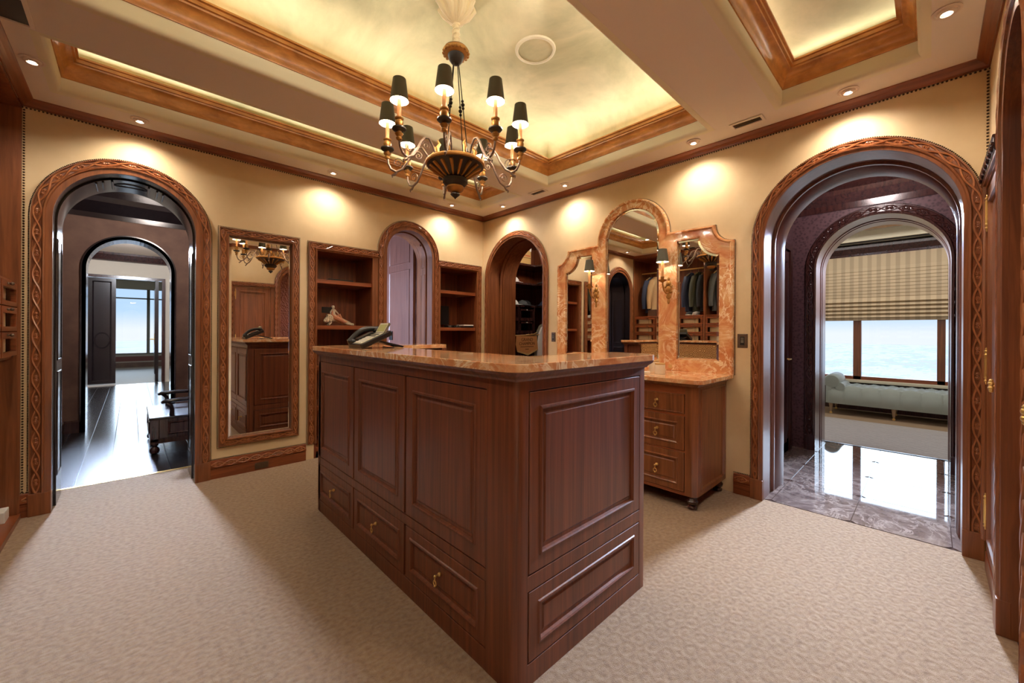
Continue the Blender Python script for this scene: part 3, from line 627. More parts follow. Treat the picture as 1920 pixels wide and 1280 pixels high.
b.tube([(fx-.02, fy-.025, fz+.095), (fx+.008, fy-.03, fz+.115), (fx+.03, fy-.035, fz+.06), (fx+.05, fy-.035, fz+.04)], [.014, .014, .012, .008], 8)
obj('peach_drape', b, 'pink', t, smooth=True)
# right bookcase contents
t = thing('monitor', 'dark flat monitor standing in the right bookcase', 'monitor', (-.50, .3, 1.295))
obj('screen_panel', MB().box(-.67, -.33, 1.335, 1.585, -.34, -.32, FN), 'black', t, bev=.004); obj('stand', MB().box(-.53, -.47, 1.295, 1.36, -.36, -.34, FN).box(-.58, -.42, 1.295, 1.303, -.40, -.28, FN), 'gunmetal', t, bev=.002)
t = thing('router', 'white and black router at the right end of the bookcase shelf', 'router', (-.225, .10, 1.295))
obj('body', MB().box(-.30, -.145, 1.299, 1.318, -.18, -.03, FN), 'black', t, bev=.004); obj('white_lid', MB().box(-.305, -.14, 1.318, 1.334, -.185, -.025, FN), 'whitep', t, bev=.005); obj('foot', MB().box(-.29, -.16, 1.295, 1.299, -.17, -.04, FN), 'gunmetal', t)
for i, (a, l) in enumerate(((-.50, 'small black modem box beside the monitor foot'), (-.39, 'black power adapter between modem and router'))):
    tt = thing('adapter', l, 'adapter', (a, .08, 1.295))
    obj('body', MB().box(a-.035, a+.035, 1.295, 1.325, -.13, -.05, FN), 'black', tt, bev=.004)
    obj('label_plate', MB().box(a-.015, a+.015, 1.306, 1.318, -.05, -.0485, FN), 'gray', tt)
tag(obj('cable', MB().tube([(-.47+.12*i/14, .045+.012*math.sin(i*1.7), 1.300+.012*abs(math.sin(i*1.1))) for i in range(15)], .0035, 6), 'black', smooth=True), 'black cable coiled in front of the monitor', 'cable')

# ================================================================== WALL MIRROR
t = thing('wall_mirror', 'tall mirror with a carved wooden frame hanging on the left wall', 'mirror', (-2.58, 0, 1.2))
pth = V2([(-2.826, .325), (-2.826, 2.054), (-2.339, 2.054), (-2.339, .325)])
casing(t, pth, FN, .063, .012, closed=True, w0=.012, pitch=.115)
obj('mirror_pane', MB().rings(FN, -2.832, -2.333, .319, 2.060, [(0, .004), (0, .012), (.028, .017), (.0285, .0171)]), 'mirror', t)
t = thing('floor_vent', 'small brown register plate let into the baseboard', 'vent', (-2.57, -.02, .04))
obj('plate', MB().box(-2.625, -2.52, .012, .068, .0182, .022, FN), 'iron', t, bev=.001)
for i in range(5): obj('slat', MB().box(-2.617, -2.528, .02+.009*i, .024+.009*i, .022, .0245, FN), 'iron', t)

# ================================================================== ISLAND
def panel_steps(b=.060): return [(0, -.018), (0, -.002), (.002, .0), (b, .0), (b+.003, .005), (b+.009, .006), (b+.014, .002), (b+.017, -.008), (b+.030, -.008), (b+.038, -.004), (b+.040, -.004)]
def drop_pull(par, F, u, v, m='brass', s=1.0):
    c = F(u, v, 0); b = MB()
    b.ball(F(u, v, .004), .009*s, 8, 5); b.tube([F(u, v, 0), F(u, v, .022*s)], .0035*s, 6); b.ball(F(u, v, .026*s), .0065*s, 8, 5)
    b.tube([F(u, v-.004, .026*s), F(u, v-.018*s, .027*s)], .0028*s, 6); b.tube([F(u+.010*s*math.sin(a), v-.028*s-.010*s*math.cos(a), .026*s) for a in [2*PI*i/12 for i in range(12)]], .0028*s, 6, closed=True)
    b.ball(F(u, v-.040*s, .026*s), .0045*s, 7, 5)
    return obj('drop_handle', b, m, par, smooth=True)
isl = thing('island_cabinet', 'big walnut-stained island cabinet with raised panels and three drawers', 'island', (-2.03, -2.19, 0))
XW, XE, YS, YN = -2.475, -1.585, -3.18, -1.20
IN = .020
def rrect(x0, x1, y0, y1, r, n=5): return arc(x1-r, y1-r, r, 0, PI/2, n)+arc(x0+r, y1-r, r, PI/2, PI, n)+arc(x0+r, y0+r, r, PI, 1.5*PI, n)+arc(x1-r, y0+r, r, 1.5*PI, 2*PI, n)
upoly = lambda d, xi, ys, yn: [(XE+d, YS-d), (XE+d, ys), (xi, ys), (xi, yn), (XE+d, yn), (XE+d, YN+d), (XW-d, YN+d), (XW-d, YS-d)]
obj('carcass', MB().prism([(XE-IN, YS+IN), (XE-IN, -2.95), (-2.17, -2.95), (-2.17, -1.43), (XE-IN, -1.43), (XE-IN, YN-IN), (XW+IN, YN-IN), (XW+IN, YS+IN)], FZ, 0, 1.10), 'island', isl)
FIW = FR((XW, 0, 0), (0, 1, 0), (0, 0, 1), (-1, 0, 0)); FIS = FR((0, YS, 0), (1, 0, 0), (0, 0, 1), (0, -1, 0)); FIN = FR((0, YN, 0), (1, 0, 0), (0, 0, 1), (0, 1, 0))
# corner posts, quarter rounded
for (cx, cy, sx, sy) in ((XW, YS, 1, 1), (XE, YS, -1, 1), (XW, YN, 1, -1), (XE, YN, -1, -1)):
    R_ = .034 if cx == XW else .012; wv = .155 if (cy == YS and cx == XW) else .05; wh = .062 if cx == XW else .05
    p = [(cx+sx*wh, cy+sy*.03), (cx+sx*wh, cy)]+[(cx+sx*(R_-R_*math.sin(a)), cy+sy*(R_-R_*math.cos(a))) for a in [PI/2*i/5 for i in range(6)]]+[(cx, cy+sy*wv), (cx+sx*.03, cy+sy*wv), (cx+sx*.03, cy+sy*.03)]
    obj('corner_post', MB().prism(p, FZ, 0, 1.10), 'island', isl, smooth=True)
# west face rails and plinth
fr = MB(); u0, u1 = -3.026, -1.249
for (z0, z1) in ((0, .080), (.330, .375), (1.038, 1.10)): fr.box(u0, u1, z0, z1, -IN, 0, FIW)
fr.box(-1.251, -1.203, 0, 1.10, -IN, 0, FIW)
obj('face_frame', fr, 'island', isl, bev=.0015)
cols = [(-3.021, -2.431), (-2.418, -1.822), (-1.808, -1.213)]
cols = [(-3.021, -2.432), (-2.414, -1.826), (-1.808, -1.256)]
cols = [(-3.022, -2.431), (-2.415, -1.824), (-1.809, -1.218)]
for i, (a, b) in enumerate(cols):
    if i == 2: b = -1.212
    obj('door', MB().rings(FIW, a, b, .379, 1.034, panel_steps()), 'island', isl)
    dr = obj('drawer', MB().rings(FIW, a, b, .084, .326, panel_steps(.042)), 'island', isl)
    k = drop_pull(isl, FIW, (a+b)/2, .225); k.parent = dr
# south face
for (z0, z1) in ((0, .078), (.334, .388), (1.040, 1.10)): obj('end_rail', MB().box(-2.414, -1.634, z0, z1, -IN, 0, FIS), 'island', isl, bev=.0015)
obj('end_panel', MB().rings(FIS, -2.406, -1.638, .392, 1.036, panel_steps(.052)), 'island', isl)
obj('end_panel', MB().rings(FIS, -2.406, -1.638, .082, .330, panel_steps(.046)), 'island', isl)
# north face
for (z0, z1) in ((0, .078), (.334, .388), (1.040, 1.10)): obj('end_rail', MB().box(-2.414, -1.634, z0, z1, -IN, 0, FIN), 'island', isl, bev=.0015)
obj('end_panel', MB().rings(FIN, -2.406, -1.638, .392, 1.036, panel_steps(.052)), 'island', isl)
obj('end_panel', MB().rings(FIN, -2.406, -1.638, .082, .330, panel_steps(.046)), 'island', isl)
obj('under_moulding', MB().sweep([(XE, -2.95), (XE, YS), (XW, YS), (XW, YN), (XE, YN), (XE, -1.43)], [(-.02, 1.078), (.006, 1.078), (.010, 1.086), (.026, 1.100), (.030, 1.112), (-.02, 1.112)], FZ), 'island', isl)
# kneehole side: embossed leather lining and inner desk
obj('leather_lining', MB().box(-2.17, -2.158, -2.93, -1.45, .80, 1.085), 'leather', isl, label='tan embossed leather lining')
obj('desk_shelf', MB().box(-2.17, -1.62, -2.95, -1.43, .735, .76), 'island', isl, bev=.004)
for y in (-2.95, -1.45): obj('leather_lining', MB().box(-2.15, -1.62, y, y+.012, .80, 1.085), 'leather', isl)
# marble top (U shaped)
R_ = .075; ov = .045
x0, x1, y0, y1 = XW-ov, XE+.062, YS-ov, YN+ov
xi, ys, yn = -2.146, -2.925, -1.425
top = arc(x1-R_, y0+R_, R_, 1.5*PI, 2*PI, 6)+arc(x1-.05, ys-.05, .05, 0, PI/2, 4)+[(xi, ys), (xi, yn)]+arc(x1-.08, yn+.08, .08, 1.5*PI, 2*PI, 6)+arc(x1-R_, y1-R_, R_, 0, PI/2, 6)+arc(x0+R_, y1-R_, R_, PI/2, PI, 6)+arc(x0+R_, y0+R_, R_, PI, 1.5*PI, 6)
tag(obj('marble_worktop', MB().prism(top, FZ, 1.112, 1.141), 'onyx', bev=.011), 'polished orange marble top laid over the island', 'worktop')

# desk phone: front edge towards -x, raised back
ph = thing('desk_phone', 'black desk phone with silver keypad and tilted screen on the island', 'phone', (-2.3, -1.70, 1.141))
tl = math.radians(24); px0, pz0 = -2.425, 1.150
FP = FR((px0, -1.60, pz0), (0, -1, 0), (math.cos(tl), 0, math.sin(tl)), (-math.sin(tl), 0, math.cos(tl)))
obj('base', MB().box(.0, .20, 0, .215, -.016, .018, FP), 'black', ph, bev=.006)
kp = obj('keypad', MB().box(.075, .192, .010, .165, .018, .021, FP), 'silver', ph, bev=.002)
for r_ in range(6):
    for c_ in range(4 if r_ < 4 else 5):
        w_ = .015 if r_ < 4 else .013
        kb = MB().box(.084+c_*.0245 if r_ < 4 else .082+c_*.020, (.084+c_*.0245 if r_ < 4 else .082+c_*.020)+w_, .020+r_*.023, .031+r_*.023, .021, .024, FP)
        k = obj('key', kb, 'gunmetal' if r_ >= 4 else 'whitep', ph); k.parent = kp
FP2 = FR(FP(.075, .168, .016), FP.U, (math.cos(tl+.62), 0, math.sin(tl+.62)), (-math.sin(tl+.62), 0, math.cos(tl+.62)))
sc_ = obj('screen', MB().box(0, .120, 0, .075, -.008, .006, FP2), 'gray', ph, bev=.003); k = obj('display', MB().box(.010, .110, .010, .062, .006, .0065, FP2), 'screen', ph); k.parent = sc_
k = obj('display_bezel', MB().box(.004, .116, .004, .071, .0055, .0062, FP2), 'silver', ph); k.parent = sc_
hs = MB(); hs.tube([FP(.038, .005+.20*i/12, .030+.034*math.sin(PI*i/12)) for i in range(13)], [.020]+[.0165]*11+[.020], 10)
hs.ball(FP(.038, .018, .026), .027, 10, 6, (1, 1, .8)); hs.ball(FP(.038, .195, .026), .027, 10, 6, (1, 1, .8))
obj('handset', hs, 'black', ph, smooth=True)
obj('cradle', MB().box(.008, .068, .05, .16, .018, .030, FP), 'gunmetal', ph, bev=.003)
obj('stand', MB().box(.02, .18, .165, .18, -.016, -.010, FP).add([FP(.03, .12, -.016), FP(.17, .12, -.016), (-2.135, -1.765, 1.141), (-2.135, -1.635, 1.141), (-2.125, -1.635, 1.150), (-2.125, -1.765, 1.150), FP(.17, .135, -.016), FP(.03, .135, -.016)], [(0, 1, 2, 3), (0, 3, 4, 7), (3, 2, 5, 4), (1, 6, 5, 2), (7, 4, 5, 6)]), 'black', ph)
obj('cord', MB().tube([(-2.20, -1.70, 1.165), (-2.19, -1.75, 1.148), (-2.215, -1.80, 1.144), (-2.24, -1.77, 1.144), (-2.25, -1.72, 1.148)], .004, 6), 'black', ph, smooth=True)

# ================================================================== VANITY
van = thing('vanity_dresser', 'wooden vanity dresser with panelled drawers under the marble mirror', 'dresser', (-.3, -2.205, 0))
FD = FR((-.595, 0, 0), (0, -1, 0), (0, 0, 1), (-1, 0, 0))
ZB = .098
obj('carcass', MB().box(-.575, -.01, -3.022, -1.388, ZB, .875), 'cherry', van)
for sy, yc in ((1, -3.04), (-1, -1.37)):
    p = [(-.575, yc+sy*.02), (-.555, yc), ]
    p = [(-.54, yc), (-.565, yc), (-.595, yc+sy*.032), (-.595, yc+sy*.082), (-.565, yc+sy*.082), (-.54, yc+sy*.03)]
    obj('corner_post', MB().prism(p, FZ, ZB, .875), 'cherry', van, bev=.003)
FDS = FR((0, -3.04, 0), (1, 0, 0), (0, 0, 1), (0, -1, 0))
obj('side_panel', MB().rings(FDS, -.545, -.015, ZB, .875, [(0, -.02), (0, 0), (.028, 0), (.030, .004), (.040, .004), (.046, -.010), (.060, -.010)]), 'cherry', van)
FDN = FR((0, -1.37, 0), (1, 0, 0), (0, 0, 1), (0, 1, 0)); obj('side_panel', MB().rings(FDN, -.545, -.015, ZB, .875, [(0, -.02), (0, 0), (.028, 0), (.030, .004), (.040, .004), (.046, -.010), (.060, -.010)]), 'cherry', van)
cc = [(2.555, 2.955), (1.855, 2.545), (1.455, 1.845)]
ff = MB()
for (z0, z1) in ((ZB, .120), (.400, .410), (.655, .672), (.812, .875)): ff.box(1.45, 2.96, z0, z1, -.02, 0, FD)
for u in (2.545, 1.845): ff.box(u, u+.01, ZB, .875, -.02, 0, FD)
obj('face_frame', ff, 'cherry_x', van)
for (a, b) in cc:
    for (z0, z1, bb) in ((.674, .810, None), (.412, .653, .042), (.122, .398, .042)):
        st = panel_steps(bb) if bb else [(0, -.018), (0, 0), (.003, .004), (.008, .004), (.011, .001)]
        dr = obj('drawer', MB().rings(FD, a+.002, b-.002, z0, z1, st), 'cherry', van)
        for u in ([(a+b)/2] if b-a < .5 else [a+.2, b-.2]): k = drop_pull(van, FD, u, (z0+z1)/2+.012, s=1.25); k.parent = dr
foot = [(.020, .0), (.032, .006), (.034, .020), (.022, .030), (.036, .044), (.040, .062), (.030, .074), (.026, .082), (.038, .090), (.038, .099)]
for (x, y) in ((-.545, -2.995), (-.545, -1.415), (-.06, -2.995), (-.06, -1.415)): obj('bun_foot', MB().lathe(foot, (x, y, 0), 16), 'dark', van, smooth=True)
obj('under_moulding', MB().sweep([(-.01, -3.04), (-.595, -3.04), (-.595, -1.37), (-.01, -1.37)], [(0, .868), (.006, .868), (.018, .882), (.024, .892), (0, .892)], FZ), 'cherry', van)
tag(obj('marble_worktop', MB().prism([(-.004, -3.088)]+arc(-.64+.07, -3.088+.07, .07, 1.5*PI, PI, 6)+arc(-.57, -1.322-.07, .07, PI, PI/2, 6)+[(-.004, -1.322)], FZ, .892, .921), 'onyx', bev=.011), 'veined orange marble counter on the vanity dresser', 'worktop')
vm = thing('vanity_mirror', 'three-part mirror in a scalloped orange marble frame above the vanity', 'mirror', (0, -2.205, .921))
def scoop(cu, cv, r, a0, a1): return arc(cu, cv, r, a0, a1, 8)
sc1 = arc(3.087, 2.112, .140, 1.5*PI, PI, 8)      # concave right shoulder
right = [(3.087, .921)]+sc1+[(2.567, 2.118)]
ra = .364; a_ = math.asin(max(-1, min(1, (2.118-2.127)/ra)))
arc_ = [(2.205+ra*math.cos(t), 2.127+ra*math.sin(t)) for t in [0+PI*i/28 for i in range(29)]]
left = [(4.41-u, v) for (u, v) in right][::-1]
out = right[:-1]+[(2.569, 2.118)]+arc_+[(1.841, 2.118)]+left[1:]
hr = [(2.992, 1.010)]+arc(2.992, 2.042, .155, 1.5*PI, PI, 8)+[(2.636, 2.042), (2.636, 1.010)]
hl = [(4.41-u, v) for (u, v) in hr][::-1]
hc = [(2.487, 1.0)]+[(2.205+.282*math.cos(t), 2.135+.282*math.sin(t)) for t in [PI*i/24 for i in range(25)]]+[(1.923, 1.0)]
obj('marble_frame', MB().prism(out, FE, 0, .028, [hr, hc, hl]), 'onyx', vm, bev=.003)
obj('marble_edge', MB().sweep(out[::-1], [(0, .026), (-.022, .026), (-.020, .036), (-.010, .042), (.0, .040), (.004, .030), (.004, 0), (0, 0)], FE), 'onyx', vm)
obj('nailhead_trim', beads(V2(out[::-1]), .009, FE, .003), 'bead', vm, kind='stuff')
for hh in (hr, hc, hl):
    obj('mirror_pane', MB().prism(hh, FE, .006, .012), 'mirror', vm)
    obj('bevel', MB().sweep(V2(hh), [(.001, .0125), (.030, .018), (.030, .012), (.001, .011)] if False else [(0, .0125), (.026, .0175), (.0262, .0118), (0, .0118)], FE, True), 'mirror', vm)
    obj('frame_bead', MB().sweep(V2(hh), [(-.001, .026), (.006, .026), (.008, .020), (.006, .012), (-.001, .012)], FE, True), 'onyx', vm)
# sconces
def sconce(y, lab):
    t = thing('wall_sconce', lab, 'sconce', (-.03, y, 1.62), 'gilt sconces on the marble mirror')
    b = MB()
    for (du, dv, r, s) in ((0, .0, .030, 1.2), (0, .055, .022, 1.2), (0, -.055, .020, 1.5), (-.018, .03, .016, 1), (.018, .03, .016, 1), (-.02, -.015, .016, 1), (.02, -.015, .016, 1), (0, -.10, .012, 2), (0, .095, .012, 1.6), (-.012, -.06, .012, 1), (.012, -.06, .012, 1)):
        b.ball(FE(-y+du, 1.62+dv, .032), r, 8, 6, (.55, 1, s))
    for k in range(6):
        a = 2*PI*k/6; b.ball(FE(-y+.026*math.cos(a), 1.645+.026*math.sin(a), .040), .009, 6, 4)
    obj('backplate', b, 'gilt', t, smooth=True)
    obj('arm', MB().tube([FE(-y, 1.60, .035), FE(-y, 1.585, .075), FE(-y, 1.61, .12), FE(-y, 1.655, .145), FE(-y, 1.69, .15)], [.007, .007, .008, .007, .006], 8), 'gilt', t, smooth=True)
    c = FE(-y, 0, .15)
    obj('drip_pan', MB().lathe([(.006, 1.672), (.016, 1.680), (.034, 1.690), (.036, 1.697), (.014, 1.700), (.014, 1.716), (.018, 1.722), (.012, 1.726)], (c.x, c.y, 0), 14), 'gilt', t, smooth=True)
    obj('candle_sleeve', MB().lathe([(.0125, 1.722), (.0125, 1.86)], (c.x, c.y, 0), 10), 'candle', t, smooth=True)
    sh = obj('lamp_shade', MB().lathe([(.051, 1.848), (.035, 1.958)], (c.x, c.y, 0), 20, cap=False), 'shade', t, smooth=True)
    obj('shade_lining', MB().lathe([(.0495, 1.8485), (.0338, 1.9575)], (c.x, c.y, 0), 20, cap=False), 'shade_in', t, smooth=True)
    obj('bulb', MB().ball((c.x, c.y, 1.885), .012, 8, 6, (1, 1, 1.5)), 'bulb', t, smooth=True)
    light('POINT', 'sconce_bulb', (c.x, c.y, 1.86), 2.2, WARM, shadow_soft_size=.012)
sconce(-2.575, 'gilt sconce with black shade between centre and right mirror panes'); sconce(-1.825, 'gilt sconce with black shade between left and centre mirror panes')
# vanity clutter
def jar(x, y, r, h, lab, m='white', lid=True):
    t = thing('jar', lab, 'jar', (x, y, .921)); z = .921
    obj('body', MB().lathe([(r*.94, z), (r, z+.004), (r, z+h), (r*.92, z+h+.003)], (x, y, 0), 20), m, t, smooth=True)
    if lid: obj('lid', MB().lathe([(r*.96, z+h), (r*.98, z+h+.004), (r*.98, z+h+.012), (r*.9, z+h+.014)], (x, y, 0), 20), 'kraft', t, smooth=True)
    return t
jar(-.385, -2.672, .040, .072, 'squat white ceramic jar in front on the vanity counter'); jar(-.29, -2.575, .042, .085, 'taller white ceramic jar against the vanity mirror'); jar(-.44, -2.585, .030, .012, 'flat white dish beside the ceramic jars', lid=False)
t = thing('outlet_plate', 'small marble-coloured outlet plate at the foot of the vanity mirror', 'outlet', (-.03, -2.595, .945))
obj('cover_plate', MB().box(2.560, 2.628, .922, .985, .028, .034, FE), 'onyx', t, bev=.002); obj('socket', MB().box(2.578, 2.610, .938, .97, .034, .036, FE), 'kraft', t)
t = thing('toiletry_tray', 'clear dish of small green, white and yellow toiletries on the vanity', 'toiletries', (-.30, -2.42, .921))
obj('dish', MB().lathe([(.03, .921), (.06, .925), (.085, .985), (.082, .985), (.057, .93), (.028, .928)], (-.30, -2.42, 0), 20), 'white', t, smooth=True)
for i in range(9):
    a = i*2.4; x = -.30+.05*math.cos(a)*(i % 3)/2; y = -2.42+.05*math.sin(a)*(i % 3)/2
    obj('tube', MB().tube([(x, y, .935), (x+.03*math.cos(a), y+.035*math.sin(a), 1.03+.01*(i % 3))], .009, 6), ('whitep', 'kraft', 'velvet')[i % 3], t)

# switch plates
def plate(lab, F, u, v, w, h, m='gunmetal'):
    t = thing('switch_plate', lab, 'switch', F(u, v, 0))
    obj('cover_plate', MB().rings(F, u-w/2, u+w/2, v-h/2, v+h/2, [(0, 0), (0, .005), (.004, .008), (.012, .008)]), 'iron' if m == 'gunmetal' else m, t)
    obj('insert', MB().box(u-w*.22, u+w*.22, v-h*.30, v+h*.30, .008, .010, F), 'black', t)
    for i, z in enumerate((.2, .12, .04, -.12)):
        obj('button', MB().box(u-w*.14, u+w*.14, v+h*(z-.02), v+h*(z+.03) if i < 3 else v+h*.0, .010, .012, F), 'gray', t)
plate('bronze keypad switch plate beside the large right arch', FE, 3.150, 1.187, .070, .108); plate('bronze keypad switch plate between hat closet arch and vanity mirror', FE, 1.241, 1.190, .056, .104)

# ================================================================== CHANDELIER
CHX, CHY = -2.03, -2.195
ch = thing('chandelier', 'nine-light antique black and gilt chandelier with black shades', 'chandelier', (CHX, CHY, 2.3))
cxy = (CHX, CHY, 0)
def CL(name, prof, m, n=28): return obj(name, MB().lathe(prof, cxy, n), m, ch, smooth=True)
CL('bowl', [(.012, 2.252), (.148, 2.255), (.162, 2.250), (.170, 2.240), (.166, 2.228), (.138, 2.214), (.108, 2.196), (.086, 2.178), (.066, 2.164), (.055, 2.160)], 'gunmetal')
for k in range(16):      # gilt gadroons on the underside
    a = 2*PI*k/16; f = lambda r, z: (CHX+r*math.cos(a), CHY+r*math.sin(a), z)
    obj('gadroon', MB().tube([f(.150, 2.220), f(.130, 2.209), f(.106, 2.193), f(.084, 2.174), f(.064, 2.161)], [.010, .011, .009, .007, .005], 6), 'gilt', ch, smooth=True)
obj('gilt_rim', MB().tube([(CHX+.165*math.cos(t), CHY+.165*math.sin(t), 2.240) for t in [2*PI*i/40 for i in range(40)]], .011, 8, closed=True), 'gilt', ch, smooth=True)
CL('knop', [(.030, 2.170), (.060, 2.162), (.074, 2.148), (.074, 2.132), (.060, 2.116), (.048, 2.108)], 'gunmetal')
CL('gilt_cup', [(.050, 2.110), (.052, 2.100), (.044, 2.086), (.026, 2.078), (.012, 2.072)], 'gilt')
CL('finial', [(.010, 2.076), (.026, 2.070), (.028, 2.062), (.018, 2.052), (.008, 2.044), (.002, 2.036)], 'gunmetal')
for k in range(9):
    a = 2*PI*(k+.5)/9; c_ = (CHX+.115*math.cos(a), CHY+.115*math.sin(a))
    obj('gilt_leaf', MB().tube([(c_[0], c_[1], 2.25), (c_[0]+.012*math.cos(a), c_[1]+.012*math.sin(a), 2.30), (c_[0]-.004*math.cos(a), c_[1]-.004*math.sin(a), 2.325), (c_[0]+.010*math.cos(a), c_[1]+.010*math.sin(a), 2.345)], [.006, .012, .009, .003], 6), 'gilt', ch, smooth=True)
fwd = YAW+PI
arm_proto = None
for k in range(9):
    a = math.radians(40*k); ang = fwd+a      # angle 0 looks at the camera, positive to the right
    ux, uy = math.cos(ang), math.sin(ang)
    P_ = lambda r, z, s=0: (CHX+ux*r-uy*s, CHY+uy*r+ux*s, z)
    arm = obj('arm', MB().tube([P_(.15, 2.245), P_(.165, 2.285), P_(.195, 2.325), P_(.225, 2.318), P_(.250, 2.285), P_(.275, 2.235), P_(.305, 2.192), P_(.340, 2.172), P_(.368, 2.185), P_(.384, 2.215), P_(.388, 2.245)], [.006, .006, .0065, .0065, .0065, .0065, .007, .0075, .007, .006, .006], 8), 'iron', ch, smooth=True)
    sc = MB(); sc.tube([P_(.215+.028*(1-i/22)*math.cos(i*.55), 2.275+.028*(1-i/22)*math.sin(i*.55)) for i in range(20)], .0026, 5); sc.tube([P_(.330+.03*(1-i/22)*math.cos(PI-i*.55), 2.225+.03*(1-i/22)*math.sin(PI-i*.55)) for i in range(20)], .0024, 5)
    sc.tube([P_(.335, 2.172), P_(.35, 2.155), P_(.362, 2.150), P_(.36, 2.138)], [.006, .008, .006, .003], 6)
    o = obj('scroll', sc, 'iron', ch, smooth=True); o.parent = arm
    c = P_(.39, 0)
    def AL(nm, prof, m, n=14): o = obj(nm, MB().lathe(prof, (c[0], c[1], 0), n, cap=nm not in ('lamp_shade', 'shade_lining')), m, ch, smooth=True); return o
    AL('cup_stem', [(.005, 2.240), (.014, 2.246), (.016, 2.254), (.009, 2.260), (.018, 2.268), (.022, 2.276), (.012, 2.284), (.012, 2.290)], 'gilt')
    AL('drip_disc', [(.012, 2.288), (.030, 2.292), (.037, 2.299), (.036, 2.306), (.014, 2.308)], 'gunmetal', 20)
    AL('vase', [(.012, 2.306), (.018, 2.312), (.022, 2.328), (.020, 2.340), (.015, 2.346), (.023, 2.352), (.023, 2.357), (.010, 2.358)], 'gilt')
    AL('candle_sleeve', [(.011, 2.357), (.011, 2.452)], 'candle', 12)
    AL('lamp_shade', [(.0475, 2.446), (.0335, 2.560)], 'shade', 24)
    AL('shade_lining', [(.0465, 2.4465), (.0325, 2.5595)], 'shade_in', 24)
    obj('bulb', MB().ball((c[0], c[1], 2.478), .011, 8, 6, (1, 1, 1.7)), 'bulb', ch, smooth=True)
    light('POINT', 'candle_bulb', (c[0], c[1], 2.462), 9.0, WARM, shadow_soft_size=.012)
for k in range(4):
    a = 2*PI*k/4+.35; q0 = (CHX+.018*math.cos(a), CHY+.018*math.sin(a), 2.845); q1 = (CHX+.085*math.cos(a), CHY+.085*math.sin(a), 2.30)
    L_ = lambda t: tuple(q0[i]+(q1[i]-q0[i])*t for i in range(3))
    b = MB(); b.tube([q0, q1], .0032, 6)
    for t_ in (.44, .48, .52): b.ball(L_(t_), .009 if t_ != .48 else .012, 7, 5)
    b.tube([(q1[0]+.012*math.cos(a)*math.cos(t), q1[1]+.012*math.sin(a)*math.cos(t), 2.288+.014*math.sin(t)) for t in [2*PI*i/12 for i in range(12)]], .0028, 5, closed=True)
    obj('suspension_rod', b, 'gunmetal', ch, smooth=True)
CL('upper_cup', [(.010, 2.835), (.026, 2.842), (.040, 2.860), (.048, 2.885), (.050, 2.892)], 'gunmetal')
CL('canopy', [(.046, 2.888), (.066, 2.892), (.076, 2.902), (.078, 2.914), (.070, 2.926), (.052, 2.934), (.030, 2.938), (.016, 2.944)], 'gilt')
for k in range(18):
    a = 2*PI*k/18; obj('canopy_bead', MB().ball((CHX+.073*math.cos(a), CHY+.073*math.sin(a), 2.902), .0095, 7, 5), 'gilt', ch, smooth=True)
b = MB(); n = 60
b.tube([(CHX, CHY, 2.94), (CHX, CHY, 3.10)], .019, 12)
b.tube([(CHX+.0175*math.cos(i*.62), CHY+.0175*math.sin(i*.62), 2.945+.155*i/n) for i in range(n)], [.0075+.0025*math.sin(i*1.7) for i in range(n)], 7)
obj('cord_sleeve', b, 'cloth', ch, smooth=True)
b = MB()
for k in range(16):
    a = 2*PI*k/16; r1 = .085+.02*(k % 2); z1 = 3.19+.02*((k*5) % 3)
    f = lambda r, z, da=0: (CHX+r*math.cos(a+da), CHY+r*math.sin(a+da), z)
    b.tube([f(.012, 3.085), f(.040, 3.105, .1), f(r1*.7, 3.14, .15), f(r1, 3.185, .05), f(r1*.75, z1+.03, -.1), f(.02, 3.25)], [.010, .016, .020, .022, .020, .012], 8)
obj('silk_flounce', b, 'cloth', ch, smooth=True)

# ================================================================== CEILING FITTINGS
labs = {0: 'ceiling spotlight nearest the left edge, over the closet corner', 1: 'ceiling spotlight above the dark hall arch', 2: 'ceiling spotlight above the gap between mirror and bookcase', 3: 'ceiling spotlight above the narrow bookcase near the corner', 4: 'ceiling spotlight above the hat closet arch', 5: 'ceiling spotlight above the left side of the vanity mirror', 6: 'ceiling spotlight above the right side of the vanity mirror', 7: 'ceiling spotlight above the large vestibule arch', 8: 'ceiling spotlight at the right edge beside the small tray ceiling'}
for i, (x, y) in enumerate(SPOTS[:9]):
    t = thing('ceiling_spotlight', labs[i], 'spotlight', (x, y, 2.77), 'recessed spotlights along the walls')
    obj('trim_ring', MB().lathe([(.040, 2.772), (.052, 2.768), (.053, 2.764), (.044, 2.762), (.037, 2.766)], (x, y, 0), 24, cap=False), 'spotrim', t, smooth=True)
    obj('eyeball', MB().lathe([(.037, 2.767), (.034, 2.758), (.024, 2.752), (.022, 2.752)], (x, y, 0), 20, cap=False), 'spotrim', t, smooth=True)
    obj('bulb', MB().ball((x, y, 2.760), .014, 10, 6, (1, 1, .6)), 'bulb', t, smooth=True)
def vent(lab, x, y, w, l):
    t = thing('ceiling_vent', lab, 'vent', (x, y, 2.77)); z = 2.7685
    obj('frame', MB().sweep([(x-w/2, y-l/2), (x+w/2, y-l/2), (x+w/2, y+l/2), (x-w/2, y+l/2)], [(0, z), (0, z-.006), (.016, z-.008), (.018, z)], FZ, True), 'ceil', t)
    obj('dark_throat', MB().box(x-w/2+.015, x+w/2-.015, y-l/2+.015, y+l/2-.015, z-.001, z), 'black', t)
    for i in range(3): obj('slat', MB().box(x-w/2+.02+.016*i, x-w/2+.026+.016*i, y-l/2+.016, y+l/2-.016, z-.006, z-.001), 'iron', t)
vent('slotted air vent in the ceiling left of the large arch', -.215, -3.235, .10, .21); vent('slotted air vent in the ceiling near the room corner', -.225, -1.20, .09, .21)
